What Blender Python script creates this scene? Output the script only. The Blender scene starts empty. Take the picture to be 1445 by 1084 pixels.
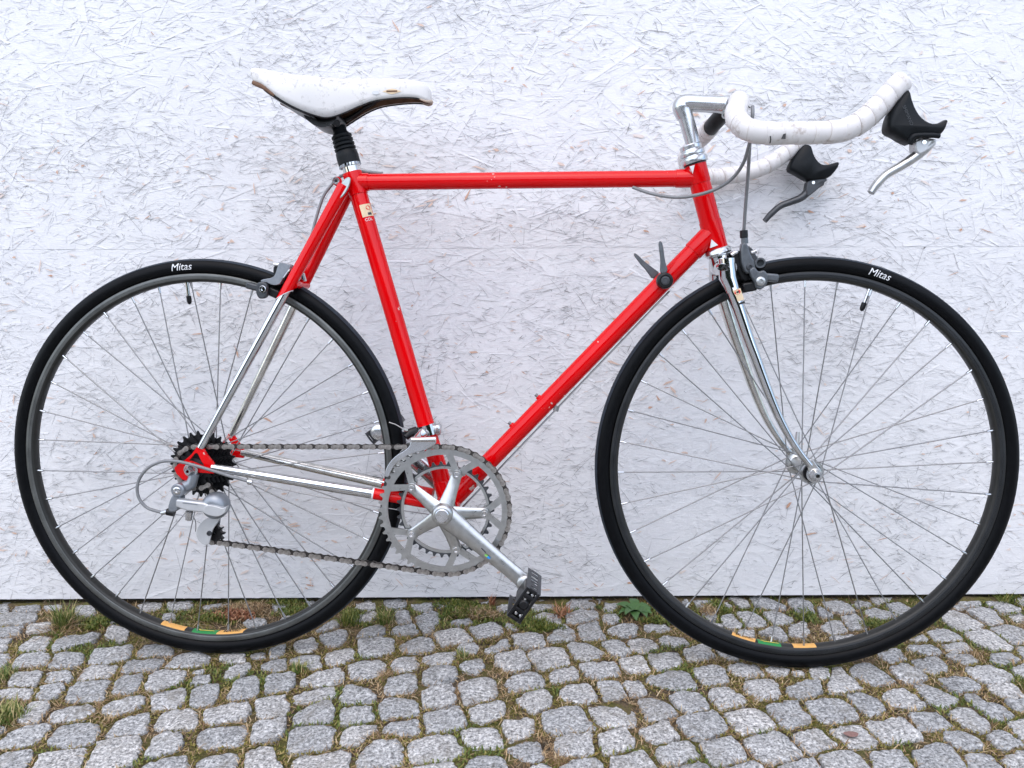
import bpy, bmesh, math, random
import numpy as np
from mathutils import Vector, Matrix, noise
R = math.radians
random.seed(7)
rng = np.random.default_rng(11)
scene = bpy.context.scene
COL = scene.collection

# ---------------------------------------------------------------- camera
LENS=27.1471; CAM_POS=(0,-1.4639,0.6602); CAM_R=(1, -0.0056, -0.0032); CAM_U=(0.004, 0.1487, 0.9889); CAM_F=(0.0051, 0.9889, -0.1487)
cam_data = bpy.data.cameras.new('camera')
cam_data.sensor_width = 36.0
cam_data.sensor_fit = 'HORIZONTAL'
cam_data.lens = LENS
cam_data.clip_start = 0.02
cam_data.clip_end = 600
cam = bpy.data.objects.new('camera', cam_data)
COL.objects.link(cam)
cam.matrix_world = Matrix(((CAM_R[0], CAM_U[0], -CAM_F[0], CAM_POS[0]),
                           (CAM_R[1], CAM_U[1], -CAM_F[1], CAM_POS[1]),
                           (CAM_R[2], CAM_U[2], -CAM_F[2], CAM_POS[2]), (0, 0, 0, 1)))
scene.camera = cam

# ---------------------------------------------------------------- sky, sun, exposure
SUN_EL, SUN_AZ = 58.0, 195.0          # degrees; azimuth clockwise from +Y (sun stands behind the camera)
world = bpy.data.worlds.new('World')
scene.world = world
world.use_nodes = True
wn = world.node_tree
bg = wn.nodes['Background']
sky = wn.nodes.new('ShaderNodeTexSky')
sky.sky_type = 'NISHITA'
sky.sun_disc = False
sky.sun_elevation = R(SUN_EL)
sky.sun_rotation = R(SUN_AZ)
sky.air_density = 1.0
sky.dust_density = 1.5
sky.ozone_density = 1.0
wn.links.new(sky.outputs[0], bg.inputs[0])
bg.inputs[1].default_value = 0.15
sun_data = bpy.data.lights.new('sun', 'SUN')
sun_data.energy = 1.3
sun_data.angle = R(140)
sun_data.color = (1.0, 0.93, 0.85)
sun = bpy.data.objects.new('sun', sun_data)
COL.objects.link(sun)
_d = Vector((math.sin(R(SUN_AZ)) * math.cos(R(SUN_EL)), math.cos(R(SUN_AZ)) * math.cos(R(SUN_EL)), math.sin(R(SUN_EL))))
sun.rotation_euler = _d.to_track_quat('Z', 'Y').to_euler()
sun.location = _d * 12
scene.view_settings.view_transform = 'Standard'
scene.view_settings.look = 'None'
scene.view_settings.exposure = 1.02
scene.view_settings.gamma = 1.0
scene.view_settings.use_curve_mapping = False

# ---------------------------------------------------------------- materials
def new_mat(name):
    m = bpy.data.materials.new(name)
    m.use_nodes = True
    nt = m.node_tree
    return m, nt, nt.nodes['Principled BSDF']

def N(nt, kind, **kw):
    n = nt.nodes.new(kind)
    for k, v in kw.items():
        if k in n.inputs.keys() if hasattr(n.inputs, 'keys') else False:
            n.inputs[k].default_value = v
        else:
            setattr(n, k, v)
    return n

def ramp(nt, src, stops):
    r = nt.nodes.new('ShaderNodeValToRGB')
    el = r.color_ramp.elements
    while len(el) < len(stops):
        el.new(0.5)
    for e, (p, c) in zip(el, stops):
        e.position = p
        e.color = c if len(c) == 4 else (*c, 1)
    nt.links.new(src, r.inputs[0])
    return r.outputs[0]

def mixc(nt, fac, a, b, mode='MIX'):
    m = nt.nodes.new('ShaderNodeMix')
    m.data_type = 'RGBA'
    m.blend_type = mode
    for sock, v in ((m.inputs[0], fac), (m.inputs[6], a), (m.inputs[7], b)):
        if isinstance(v, (int, float)):
            sock.default_value = v
        elif isinstance(v, tuple):
            sock.default_value = v if len(v) == 4 else (*v, 1)
        else:
            nt.links.new(v, sock)
    return m.outputs[2]

def coords(nt, kind='Object'):
    return nt.nodes.new('ShaderNodeTexCoord').outputs[kind]

def noise_tex(nt, scale, detail=4.0, rough=0.6, vec=None, dist=0.0):
    n = nt.nodes.new('ShaderNodeTexNoise')
    n.inputs['Scale'].default_value = scale
    n.inputs['Detail'].default_value = detail
    n.inputs['Roughness'].default_value = rough
    n.inputs['Distortion'].default_value = dist
    if vec is not None:
        nt.links.new(vec, n.inputs['Vector'])
    return n.outputs[0]

def bump(nt, bsdf, height, strength, dist):
    b = nt.nodes.new('ShaderNodeBump')
    b.inputs['Strength'].default_value = strength
    b.inputs['Distance'].default_value = dist
    nt.links.new(height, b.inputs['Height'])
    nt.links.new(b.outputs[0], bsdf.inputs['Normal'])

def simple(name, col, rough=0.5, metal=0.0, coat=0.0, var=0.12, vscale=60.0, bmp=0.0, bscale=300.0, spec=0.5):
    """plain surface with slight mottling of colour and gloss"""
    m, nt, b = new_mat(name)
    co = coords(nt)
    n1 = noise_tex(nt, vscale, 5, 0.65, co)
    lo = tuple(max(0, c * (1 - var)) for c in col)
    hi = tuple(min(1, c * (1 + var)) for c in col)
    nt.links.new(ramp(nt, n1, [(0.3, lo), (0.7, hi)]), b.inputs['Base Color'])
    rr = ramp(nt, n1, [(0.25, (rough * 0.8,) * 3), (0.75, (min(1, rough * 1.25),) * 3)])
    nt.links.new(rr, b.inputs['Roughness'])
    b.inputs['Metallic'].default_value = metal
    b.inputs['Coat Weight'].default_value = coat
    b.inputs['Coat Roughness'].default_value = 0.04
    b.inputs['Specular IOR Level'].default_value = spec
    if bmp:
        bump(nt, b, noise_tex(nt, bscale, 3, 0.6, co), bmp, 0.001)
    return m

M = {}
# red enamel with a few worn chips
def red_paint():
    m, nt, b = new_mat('red_enamel')
    co = coords(nt)
    base = ramp(nt, noise_tex(nt, 9, 3, 0.5, co), [(0.3, (0.60, 0.0003, 0.0018)), (0.7, (0.69, 0.0005, 0.0025))])
    chipn = noise_tex(nt, 75, 2, 0.5, co)
    zone = noise_tex(nt, 11, 2, 0.5, co)
    mul = nt.nodes.new('ShaderNodeMath'); mul.operation = 'MULTIPLY'
    nt.links.new(chipn, mul.inputs[0]); nt.links.new(zone, mul.inputs[1])
    chip = ramp(nt, mul.outputs[0], [(0.422, (0, 0, 0)), (0.432, (1, 1, 1))])
    nt.links.new(mixc(nt, chip, base, (0.62, 0.42, 0.38)), b.inputs['Base Color'])
    b.inputs['Roughness'].default_value = 0.13
    b.inputs['Specular IOR Level'].default_value = 0.34
    b.inputs['Coat Roughness'].default_value = 0.05
    return m
M['red'] = red_paint()
M['chrome'] = simple('chrome', (0.64, 0.645, 0.65), 0.07, 1.0, var=0.06, vscale=40)
M['chrome_old'] = simple('dull_chrome', (0.68, 0.67, 0.64), 0.16, 1.0, var=0.22, vscale=55)
M['alu'] = simple('polished_aluminium', (0.60, 0.61, 0.62), 0.25, 1.0, var=0.08, vscale=30)
M['alu_satin'] = simple('satin_aluminium', (0.52, 0.525, 0.515), 0.31, 1.0, var=0.12, vscale=80)
M['alu_white'] = simple('silver_lacquer', (0.54, 0.55, 0.555), 0.34, 0.4, var=0.06, vscale=80)
M['steel'] = simple('steel_spoke', (0.27, 0.27, 0.27), 0.5, 0.85, var=0.15, vscale=200)
M['grey_anod'] = simple('grey_anodised', (0.27, 0.29, 0.315), 0.38, 0.6, var=0.12, vscale=90)
M['grey_brake'] = simple('grey_brake_metal', (0.13, 0.14, 0.15), 0.36, 0.6, var=0.15, vscale=90)
M['seam'] = simple('grimy_lap', (0.52, 0.46, 0.42), 0.7, var=0.3, vscale=60)
M['tan'] = simple('worn_tan_edge', (0.45, 0.36, 0.28), 0.7, var=0.35, vscale=120)
M['grey_dark'] = simple('dark_grey_metal', (0.07, 0.074, 0.08), 0.4, 0.6, var=0.15, vscale=90)
M['black_metal'] = simple('black_metal', (0.008, 0.008, 0.009), 0.36, 0.1, var=0.3, vscale=90, spec=0.35)
M['black_plastic'] = simple('black_plastic', (0.006, 0.006, 0.007), 0.35, var=0.3, vscale=60, spec=0.35)
M['rubber'] = simple('black_rubber', (0.0022, 0.0026, 0.0034), 0.42, var=0.25, vscale=120, bmp=0.12, bscale=900, spec=0.12)
M['tread'] = simple('worn_tread', (0.020, 0.027, 0.037), 0.6, var=0.35, vscale=60, bmp=0.35, bscale=700, spec=0.3)  # lighter than the sidewall: sheen of the lit top put into the colour
M['hood'] = simple('hood_rubber', (0.005, 0.0065, 0.008), 0.45, var=0.3, vscale=45, bmp=0.2, bscale=600, spec=0.2)
M['rim_track'] = simple('worn_brake_track', (0.13, 0.135, 0.13), 0.42, 0.7, var=0.25, vscale=26)
M['rim_track_dark'] = simple('dark_brake_track', (0.018, 0.020, 0.022), 0.4, 0.3, var=0.3, vscale=26)
M['rim'] = simple('dark_anodised_rim', (0.018, 0.018, 0.016), 0.45, 0.2, var=0.2, vscale=30)
M['housing'] = simple('grey_cable_housing', (0.20, 0.205, 0.21), 0.42, 0.1, var=0.2, vscale=80)
M['wire'] = simple('cable_wire', (0.30, 0.30, 0.30), 0.35, 0.9, var=0.1)
M['sticker'] = simple('cream_sticker', (0.72, 0.56, 0.36), 0.5, var=0.12, vscale=120)
M['sticker_red'] = simple('sticker_red', (0.62, 0.02, 0.02), 0.45, var=0.1)
M['orange'] = simple('orange_sticker', (0.70, 0.37, 0.10), 0.45, var=0.1, vscale=100)
M['green'] = simple('green_sticker', (0.015, 0.21, 0.05), 0.45, var=0.15, vscale=100)
M['yellow'] = simple('yellow_print', (0.75, 0.55, 0.08), 0.5, var=0.1)
M['print_white'] = simple('white_print', (0.74, 0.75, 0.76), 0.5, var=0.06)
M['print_grey'] = simple('grey_print', (0.045, 0.05, 0.055), 0.6, var=0.1)
M['print_black'] = simple('black_print', (0.015, 0.014, 0.014), 0.5, var=0.1)
M['blue'] = simple('blue_print', (0.02, 0.25, 0.62), 0.4, var=0.1)
M['lime'] = simple('lime_print', (0.22, 0.5, 0.12), 0.4, var=0.1)
M['cap_grey'] = simple('grey_stay_cap', (0.36, 0.40, 0.39), 0.3, 0.75, var=0.15, vscale=150)
M['suede'] = simple('worn_brown_lining', (0.16, 0.085, 0.05), 0.8, var=0.4, vscale=90)
M['dark_wood'] = simple('dark_wood', (0.03, 0.022, 0.017), 0.8, var=0.3)

def dirty_white(name, col, dirt, scale, thresh, rough):
    m, nt, b = new_mat(name)
    co = coords(nt)
    a = noise_tex(nt, scale, 6, 0.7, co)
    fine = noise_tex(nt, scale * 7, 4, 0.7, co)
    mul = nt.nodes.new('ShaderNodeMath'); mul.operation = 'MULTIPLY'
    nt.links.new(a, mul.inputs[0]); nt.links.new(fine, mul.inputs[1])
    f = ramp(nt, mul.outputs[0], [(thresh, (0, 0, 0)), (thresh + 0.14, (1, 1, 1))])
    c0 = ramp(nt, noise_tex(nt, scale * 0.5, 3, 0.5, co), [(0.3, tuple(c * 0.93 for c in col)), (0.7, col)])
    nt.links.new(mixc(nt, f, c0, dirt), b.inputs['Base Color'])
    b.inputs['Roughness'].default_value = rough
    bump(nt, b, fine, 0.12, 0.001)
    return m
M['saddle'] = dirty_white('worn_white_leather', (0.70, 0.685, 0.665), (0.36, 0.34, 0.32), 20, 0.275, 0.42)
M['tape'] = dirty_white('white_bar_tape', (0.72, 0.695, 0.68), (0.40, 0.34, 0.30), 16, 0.285, 0.5)

def granite():
    m, nt, b = new_mat('grey_granite')
    geo = nt.nodes.new('ShaderNodeNewGeometry').outputs['Position']
    oi = nt.nodes.new('ShaderNodeObjectInfo').outputs['Random']
    n1 = noise_tex(nt, 210, 3, 0.65, geo)
    n2 = noise_tex(nt, 420, 2, 0.6, geo)
    n3 = noise_tex(nt, 26, 4, 0.6, geo)
    speck = ramp(nt, n1, [(0.32, (0.125, 0.125, 0.122)), (0.43, (0.275, 0.275, 0.268)), (0.55, (0.44, 0.44, 0.43)), (0.67, (0.70, 0.695, 0.68))])
    flecks = ramp(nt, n2, [(0.33, (0.34, 0.345, 0.35)), (0.43, (1, 1, 1))])
    c = mixc(nt, 0.75, speck, flecks, 'MULTIPLY')
    c = mixc(nt, 0.5, c, ramp(nt, n3, [(0.3, (0.72, 0.72, 0.73)), (0.7, (1.12, 1.12, 1.12))]), 'MULTIPLY')
    c = mixc(nt, 1.0, c, ramp(nt, oi, [(0.0, (0.80, 0.81, 0.82)), (0.5, (1.0, 1.0, 1.0)), (1.0, (1.18, 1.15, 1.12))]), 'MULTIPLY')
    st = noise_tex(nt, 17, 5, 0.7, geo, 1.2)
    c = mixc(nt, ramp(nt, st, [(0.52, (0, 0, 0)), (0.70, (0.55, 0.55, 0.55))]), c, (0.17, 0.15, 0.115))
    lt = noise_tex(nt, 33, 4, 0.7, geo, 0.8)
    c = mixc(nt, ramp(nt, lt, [(0.56, (0, 0, 0)), (0.72, (0.6, 0.6, 0.6))]), c, (0.50, 0.50, 0.50))
    nt.links.new(c, b.inputs['Base Color'])
    b.inputs['Roughness'].default_value = 0.72
    add = nt.nodes.new('ShaderNodeMath'); add.operation = 'ADD'
    nt.links.new(n1, add.inputs[0]); nt.links.new(noise_tex(nt, 70, 4, 0.7, geo), add.inputs[1])
    bump(nt, b, add.outputs[0], 0.9, 0.0030)
    return m
M['granite'] = granite()

def soil():
    m, nt, b = new_mat('mossy_joint_soil')
    geo = nt.nodes.new('ShaderNodeNewGeometry').outputs['Position']
    a = noise_tex(nt, 14, 4, 0.65, geo)
    f = noise_tex(nt, 330, 3, 0.7, geo)
    c1 = ramp(nt, a, [(0.34, (0.055, 0.045, 0.032)), (0.45, (0.12, 0.085, 0.05)), (0.53, (0.11, 0.095, 0.028)), (0.66, (0.10, 0.105, 0.02))])
    c = mixc(nt, 0.8, c1, ramp(nt, f, [(0.3, (0.35, 0.35, 0.35)), (0.7, (1.5, 1.45, 1.3))]), 'MULTIPLY')
    nt.links.new(c, b.inputs['Base Color'])
    b.inputs['Roughness'].default_value = 0.95
    bump(nt, b, f, 1.0, 0.003)
    return m
M['soil'] = soil()

def far_paving():
    m, nt, b = new_mat('far_sett_paving')
    geo = nt.nodes.new('ShaderNodeNewGeometry').outputs['Position']
    v = nt.nodes.new('ShaderNodeTexVoronoi'); v.feature = 'DISTANCE_TO_EDGE'
    v.inputs['Scale'].default_value = 13; v.inputs['Randomness'].default_value = 0.6
    nt.links.new(geo, v.inputs['Vector'])
    c = mixc(nt, ramp(nt, v.outputs[0], [(0.04, (0, 0, 0)), (0.09, (1, 1, 1))]), (0.09, 0.08, 0.04),
             ramp(nt, noise_tex(nt, 180, 3, 0.6, geo), [(0.3, (0.2, 0.21, 0.22)), (0.7, (0.45, 0.46, 0.47))]))
    nt.links.new(c, b.inputs['Base Color'])
    b.inputs['Roughness'].default_value = 0.85
    return m
M['far_paving'] = far_paving()

def leaf_mat(name, stops, trans=0.25, rough=0.6):
    m, nt, b = new_mat(name)
    isl = nt.nodes.new('ShaderNodeNewGeometry').outputs['Random Per Island']
    nt.links.new(ramp(nt, isl, stops), b.inputs['Base Color'])
    b.inputs['Roughness'].default_value = rough
    b.inputs['Subsurface Weight'].default_value = 0.0
    return m
M['moss'] = leaf_mat('green_moss', [(0.0, (0.05, 0.085, 0.010)), (0.4, (0.10, 0.14, 0.018)), (0.75, (0.17, 0.18, 0.03)), (1.0, (0.26, 0.22, 0.06))])
M['olive'] = leaf_mat('olive_moss', [(0.0, (0.09, 0.085, 0.012)), (0.5, (0.17, 0.15, 0.022)), (1.0, (0.25, 0.20, 0.045))])
M['straw'] = leaf_mat('dry_straw', [(0.0, (0.11, 0.065, 0.03)), (0.4, (0.27, 0.165, 0.075)), (0.75, (0.42, 0.29, 0.15)), (1.0, (0.50, 0.40, 0.25))])
M['rust_leaf'] = leaf_mat('rust_dead_leaf', [(0.0, (0.16, 0.055, 0.025)), (0.6, (0.36, 0.15, 0.07)), (1.0, (0.48, 0.28, 0.16))])
M['grass'] = leaf_mat('grass_blade', [(0.0, (0.06, 0.11, 0.015)), (0.5, (0.15, 0.19, 0.035)), (0.8, (0.30, 0.27, 0.09)), (1.0, (0.46, 0.36, 0.17))])
M['weed'] = leaf_mat('weed_leaf', [(0.0, (0.035, 0.095, 0.022)), (1.0, (0.075, 0.16, 0.045))], rough=0.45)

def wall_paint():
    m, nt, b = new_mat('white_wall_paint')
    geo = nt.nodes.new('ShaderNodeNewGeometry')
    pos = geo.outputs['Position']
    isl = geo.outputs['Random Per Island']
    mp = nt.nodes.new('ShaderNodeMapping'); mp.inputs['Scale'].default_value = (1, 1, 4.5)
    mp.inputs['Rotation'].default_value = (0, 0.25, 0)
    nt.links.new(pos, mp.inputs[0])
    mp2 = nt.nodes.new('ShaderNodeMapping'); mp2.inputs['Scale'].default_value = (1, 1, 3.4)
    mp2.inputs['Rotation'].default_value = (0, -0.55, 0)
    nt.links.new(pos, mp2.inputs[0])
    g1 = noise_tex(nt, 75, 5, 0.72, mp.outputs[0])
    g2 = noise_tex(nt, 60, 5, 0.72, mp2.outputs[0])
    big = noise_tex(nt, 2.4, 4, 0.6, pos)
    c = ramp(nt, isl, [(0.0, (0.755, 0.755, 0.765)), (0.3, (0.785, 0.785, 0.79)), (1.0, (0.805, 0.805, 0.81))])
    c = mixc(nt, 1.0, c, ramp(nt, big, [(0.3, (0.93, 0.93, 0.94)), (0.6, (1.0, 1.0, 1.0))]), 'MULTIPLY')
    # dirt held in the grain, shape of its own
    c = mixc(nt, ramp(nt, g1, [(0.27, (0.4, 0.4, 0.4)), (0.35, (0, 0, 0))]), c, (0.52, 0.51, 0.51))
    c = mixc(nt, ramp(nt, g2, [(0.27, (0.4, 0.4, 0.4)), (0.35, (0, 0, 0))]), c, (0.52, 0.51, 0.51))
    nt.links.new(c, b.inputs['Base Color'])
    b.inputs['Roughness'].default_value = 0.62
    add = nt.nodes.new('ShaderNodeMath'); add.operation = 'ADD'
    nt.links.new(g1, add.inputs[0]); nt.links.new(g2, add.inputs[1])
    bump(nt, b, add.outputs[0], 0.38, 0.0013)
    return m
M['wall'] = wall_paint()
M['crevice'] = leaf_mat('dirt_in_cracks', [(0.0, (0.13, 0.125, 0.12)), (0.2, (0.28, 0.28, 0.28)), (1.0, (0.50, 0.50, 0.51))], rough=0.9)
M['bare_wood'] = leaf_mat('bare_wood_flake', [(0.0, (0.52, 0.29, 0.19)), (0.2, (0.66, 0.47, 0.37)), (0.55, (0.73, 0.61, 0.54)), (1.0, (0.76, 0.69, 0.65))], rough=0.8)

# ---------------------------------------------------------------- helpers
def link(o, parent=None):
    COL.objects.link(o)
    if parent is not None:
        o.parent = parent
    return o

def tag(o, label=None, cat=None, group=None, kind=None):
    if label: o['label'] = label
    if cat: o['category'] = cat
    if group: o['group'] = group
    if kind: o['kind'] = kind
    return o

class MB:
    """collects vertices and faces of ONE object"""
    def __init__(self):
        self.v = []; self.f = []
    def add(self, vs, fs):
        o = len(self.v)
        self.v += [tuple(p) for p in vs]
        self.f += [tuple(i + o for i in f) for f in fs]
        return self
    def tube(self, path, rad, n=12, caps=True, flat=1.0, up=None):
        """swept tube; rad number or list; flat squeezes the section along its second axis"""
        P = [Vector(p) for p in path]
        rad = [rad] * len(P) if isinstance(rad, (int, float)) else list(rad)
        T = []
        for i in range(len(P)):
            a = P[max(i - 1, 0)]; b = P[min(i + 1, len(P) - 1)]
            T.append((b - a).normalized())
        u = Vector(up) if up is not None else (Vector((0, 1, 0)) if abs(T[0].y) < 0.9 else Vector((0, 0, 1)))
        vs = []; fs = []
        for i, p in enumerate(P):
            u = (u - T[i] * u.dot(T[i])).normalized()
            w = T[i].cross(u)
            for k in range(n):
                a = 2 * math.pi * k / n
                vs.append(p + u * (math.cos(a) * rad[i]) + w * (math.sin(a) * rad[i] * flat))
        m = len(P)
        for i in range(m - 1):
            for k in range(n):
                fs.append((i * n + k, i * n + (k + 1) % n, (i + 1) * n + (k + 1) % n, (i + 1) * n + k))
        if caps:
            fs.append(tuple(range(n))[::-1]); fs.append(tuple(range((m - 1) * n, m * n)))
        return self.add(vs, fs)
    def lathe(self, a, b, prof, n=32, closed=False, caps=False):
        """prof: list of (t along a->b in metres, radius)"""
        a = Vector(a); ax = (Vector(b) - a).normalized()
        u = ax.cross(Vector((0, 0, 1)) if abs(ax.z) < 0.9 else Vector((1, 0, 0))).normalized()
        w = ax.cross(u)
        vs = []; fs = []; m = len(prof)
        for k in range(n):
            an = 2 * math.pi * k / n
            d = u * math.cos(an) + w * math.sin(an)
            for t, r in prof:
                vs.append(a + ax * t + d * r)
        for k in range(n):
            k2 = (k + 1) % n
            for i in range(m if closed else m - 1):
                j = (i + 1) % m
                fs.append((k * m + i, k2 * m + i, k2 * m + j, k * m + j))
        if caps:
            fs.append(tuple(k * m for k in range(n))); fs.append(tuple(k * m + m - 1 for k in range(n))[::-1])
        return self.add(vs, fs)
    def prism(self, poly, y0, y1):
        """outline in the x-z plane, thickness along y"""
        n = len(poly)
        vs = [(x, y0, z) for x, z in poly] + [(x, y1, z) for x, z in poly]
        fs = [tuple(range(n)), tuple(range(2 * n - 1, n - 1, -1))]
        for i in range(n):
            j = (i + 1) % n
            fs.append((i, i + n, j + n, j))
        return self.add(vs, fs)
    def ring_plate(self, outer, inner, y0, y1):
        """plate with one hole; both outlines have equal point count"""
        n = len(outer)
        vs = [(x, y0, z) for x, z in outer] + [(x, y0, z) for x, z in inner] + [(x, y1, z) for x, z in outer] + [(x, y1, z) for x, z in inner]
        fs = []
        for i in range(n):
            j = (i + 1) % n
            fs += [(i, j, n + j, n + i), (2 * n + j, 2 * n + i, 3 * n + i, 3 * n + j),
                   (i, 2 * n + i, 2 * n + j, j), (n + j, 3 * n + j, 3 * n + i, n + i)]
        return self.add(vs, fs)
    def box(self, c, s, rot=None):
        vs = []
        for sx in (-.5, .5):
            for sy in (-.5, .5):
                for sz in (-.5, .5):
                    q = Vector((sx * s[0], sy * s[1], sz * s[2]))
                    if rot is not None: q = rot @ q
                    vs.append(Vector(c) + q)
        return self.add(vs, [(0, 1, 3, 2), (4, 6, 7, 5), (0, 4, 5, 1), (2, 3, 7, 6), (0, 2, 6, 4), (1, 5, 7, 3)])
    def mesh(self, name, mat, smooth=35):
        me = bpy.data.meshes.new(name)
        me.from_pydata(self.v, [], self.f)
        me.materials.append(M[mat])
        bm = bmesh.new(); bm.from_mesh(me)
        bmesh.ops.recalc_face_normals(bm, faces=bm.faces)
        bm.to_mesh(me); bm.free()
        if smooth:
            me.polygons.foreach_set('use_smooth', [True] * len(me.polygons))
            me.set_sharp_from_angle(angle=R(smooth))
        me.update()
        return me
    def build(self, name, mat, parent=None, smooth=35, bevel=0.0, seg=2):
        o = bpy.data.objects.new(name, self.mesh(name, mat, smooth))
        link(o, parent)
        if bevel:
            md = o.modifiers.new('bevel', 'BEVEL'); md.width = bevel; md.segments = seg
            md.limit_method = 'ANGLE'; md.angle_limit = R(40); md.use_clamp_overlap = True
        return o

def cr(pts, k=8):
    """Catmull-Rom curve through points"""
    P = [Vector(p) for p in pts]
    P = [P[0] * 2 - P[1]] + P + [P[-1] * 2 - P[-2]]
    out = []
    for i in range(1, len(P) - 2):
        p0, p1, p2, p3 = P[i - 1:i + 3]
        for s in range(k):
            t = s / k
            out.append(0.5 * ((2 * p1) + (p2 - p0) * t + (2 * p0 - 5 * p1 + 4 * p2 - p3) * t * t + (3 * p1 - p0 - 3 * p2 + p3) * t ** 3))
    out.append(P[-2])
    return out

def lerp_list(vals, n):
    m = len(vals) - 1
    out = []
    for i in range(n):
        f = i / (n - 1) * m; a = min(int(f), m - 1)
        out.append(vals[a] + (vals[a + 1] - vals[a]) * (f - a))
    return out

def circle2(cx, cz, r, n=20, a0=0.0):
    return [(cx + r * math.cos(a0 + 2 * math.pi * k / n), cz + r * math.sin(a0 + 2 * math.pi * k / n)) for k in range(n)]

def mirror(pts):
    return [(p[0], -p[1], p[2]) for p in pts]

def smooth_poly(poly, it=2):
    for _ in range(it):
        out = []
        for i in range(len(poly)):
            a = poly[i]; b = poly[(i + 1) % len(poly)]
            out += [(a[0] * .78 + b[0] * .22, a[1] * .78 + b[1] * .22), (a[0] * .22 + b[0] * .78, a[1] * .22 + b[1] * .78)]
        poly = out
    return poly

def text_mesh(txt, size, shear=0.0, bold=0.0):
    cu = bpy.data.curves.new('lettering', 'FONT')
    cu.body = txt; cu.size = size; cu.align_x = 'CENTER'; cu.align_y = 'CENTER'; cu.shear = shear
    cu.offset = bold; cu.resolution_u = 3
    ob = bpy.data.objects.new('lettering', cu)
    COL.objects.link(ob)
    bpy.context.view_layer.update()
    dg = bpy.context.evaluated_depsgraph_get()
    me = bpy.data.meshes.new_from_object(ob.evaluated_get(dg))
    bm = bmesh.new(); bm.from_mesh(me)
    bmesh.ops.triangulate(bm, faces=bm.faces)
    bmesh.ops.subdivide_edges(bm, edges=bm.edges, cuts=3, use_grid_fill=True)
    bm.to_mesh(me); bm.free()
    vs = [tuple(v.co) for v in me.vertices]; fs = [tuple(p.vertices) for p in me.polygons]
    bpy.data.objects.remove(ob); bpy.data.curves.remove(cu); bpy.data.meshes.remove(me)
    return vs, fs

def lettering(name, txt, size, fn, mat, parent, shear=0.0, bold=0.0):
    """flat print: fn maps the text plane (tx, ty) onto the surface"""
    vs, fs = text_mesh(txt, size, shear, bold)
    m = MB(); m.add([fn(v[0], v[1]) for v in vs], fs)
    me = bpy.data.meshes.new(name); me.from_pydata(m.v, [], m.f); me.materials.append(M[mat])
    return link(bpy.data.objects.new(name, me), parent)

# ================================================================ SETTING
# ---------------------------------------------------------------- ground
g = MB()
g.add([(-60, -60, -0.034), (60, -60, -0.034), (60, 60, -0.034), (-60, 60, -0.034)], [(0, 1, 2, 3)])
tag(g.build('ground', 'far_paving', smooth=0), kind='structure')

PX0, PX1, PY0, PY1 = -1.9, 1.9, -1.5, 0.14
def bed():
    nx, ny = 190, 82
    vs = []; fs = []
    for j in range(ny + 1):
        for i in range(nx + 1):
            x = PX0 + (PX1 - PX0) * i / nx; y = PY0 + (PY1 - PY0) * j / ny
            vs.append((x, y, -0.0062 + 0.003 * noise.noise((x * 14, y * 14, 3.3)) + 0.0018 * noise.noise((x * 60, y * 60, 1.3))))
    for j in range(ny):
        for i in range(nx):
            a = j * (nx + 1) + i
            fs.append((a, a + 1, a + nx + 2, a + nx + 1))
    m = MB(); m.add(vs, fs)
    return m.build('pavement', 'soil', smooth=80)
pavement = tag(bed(), kind='structure')

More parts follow.
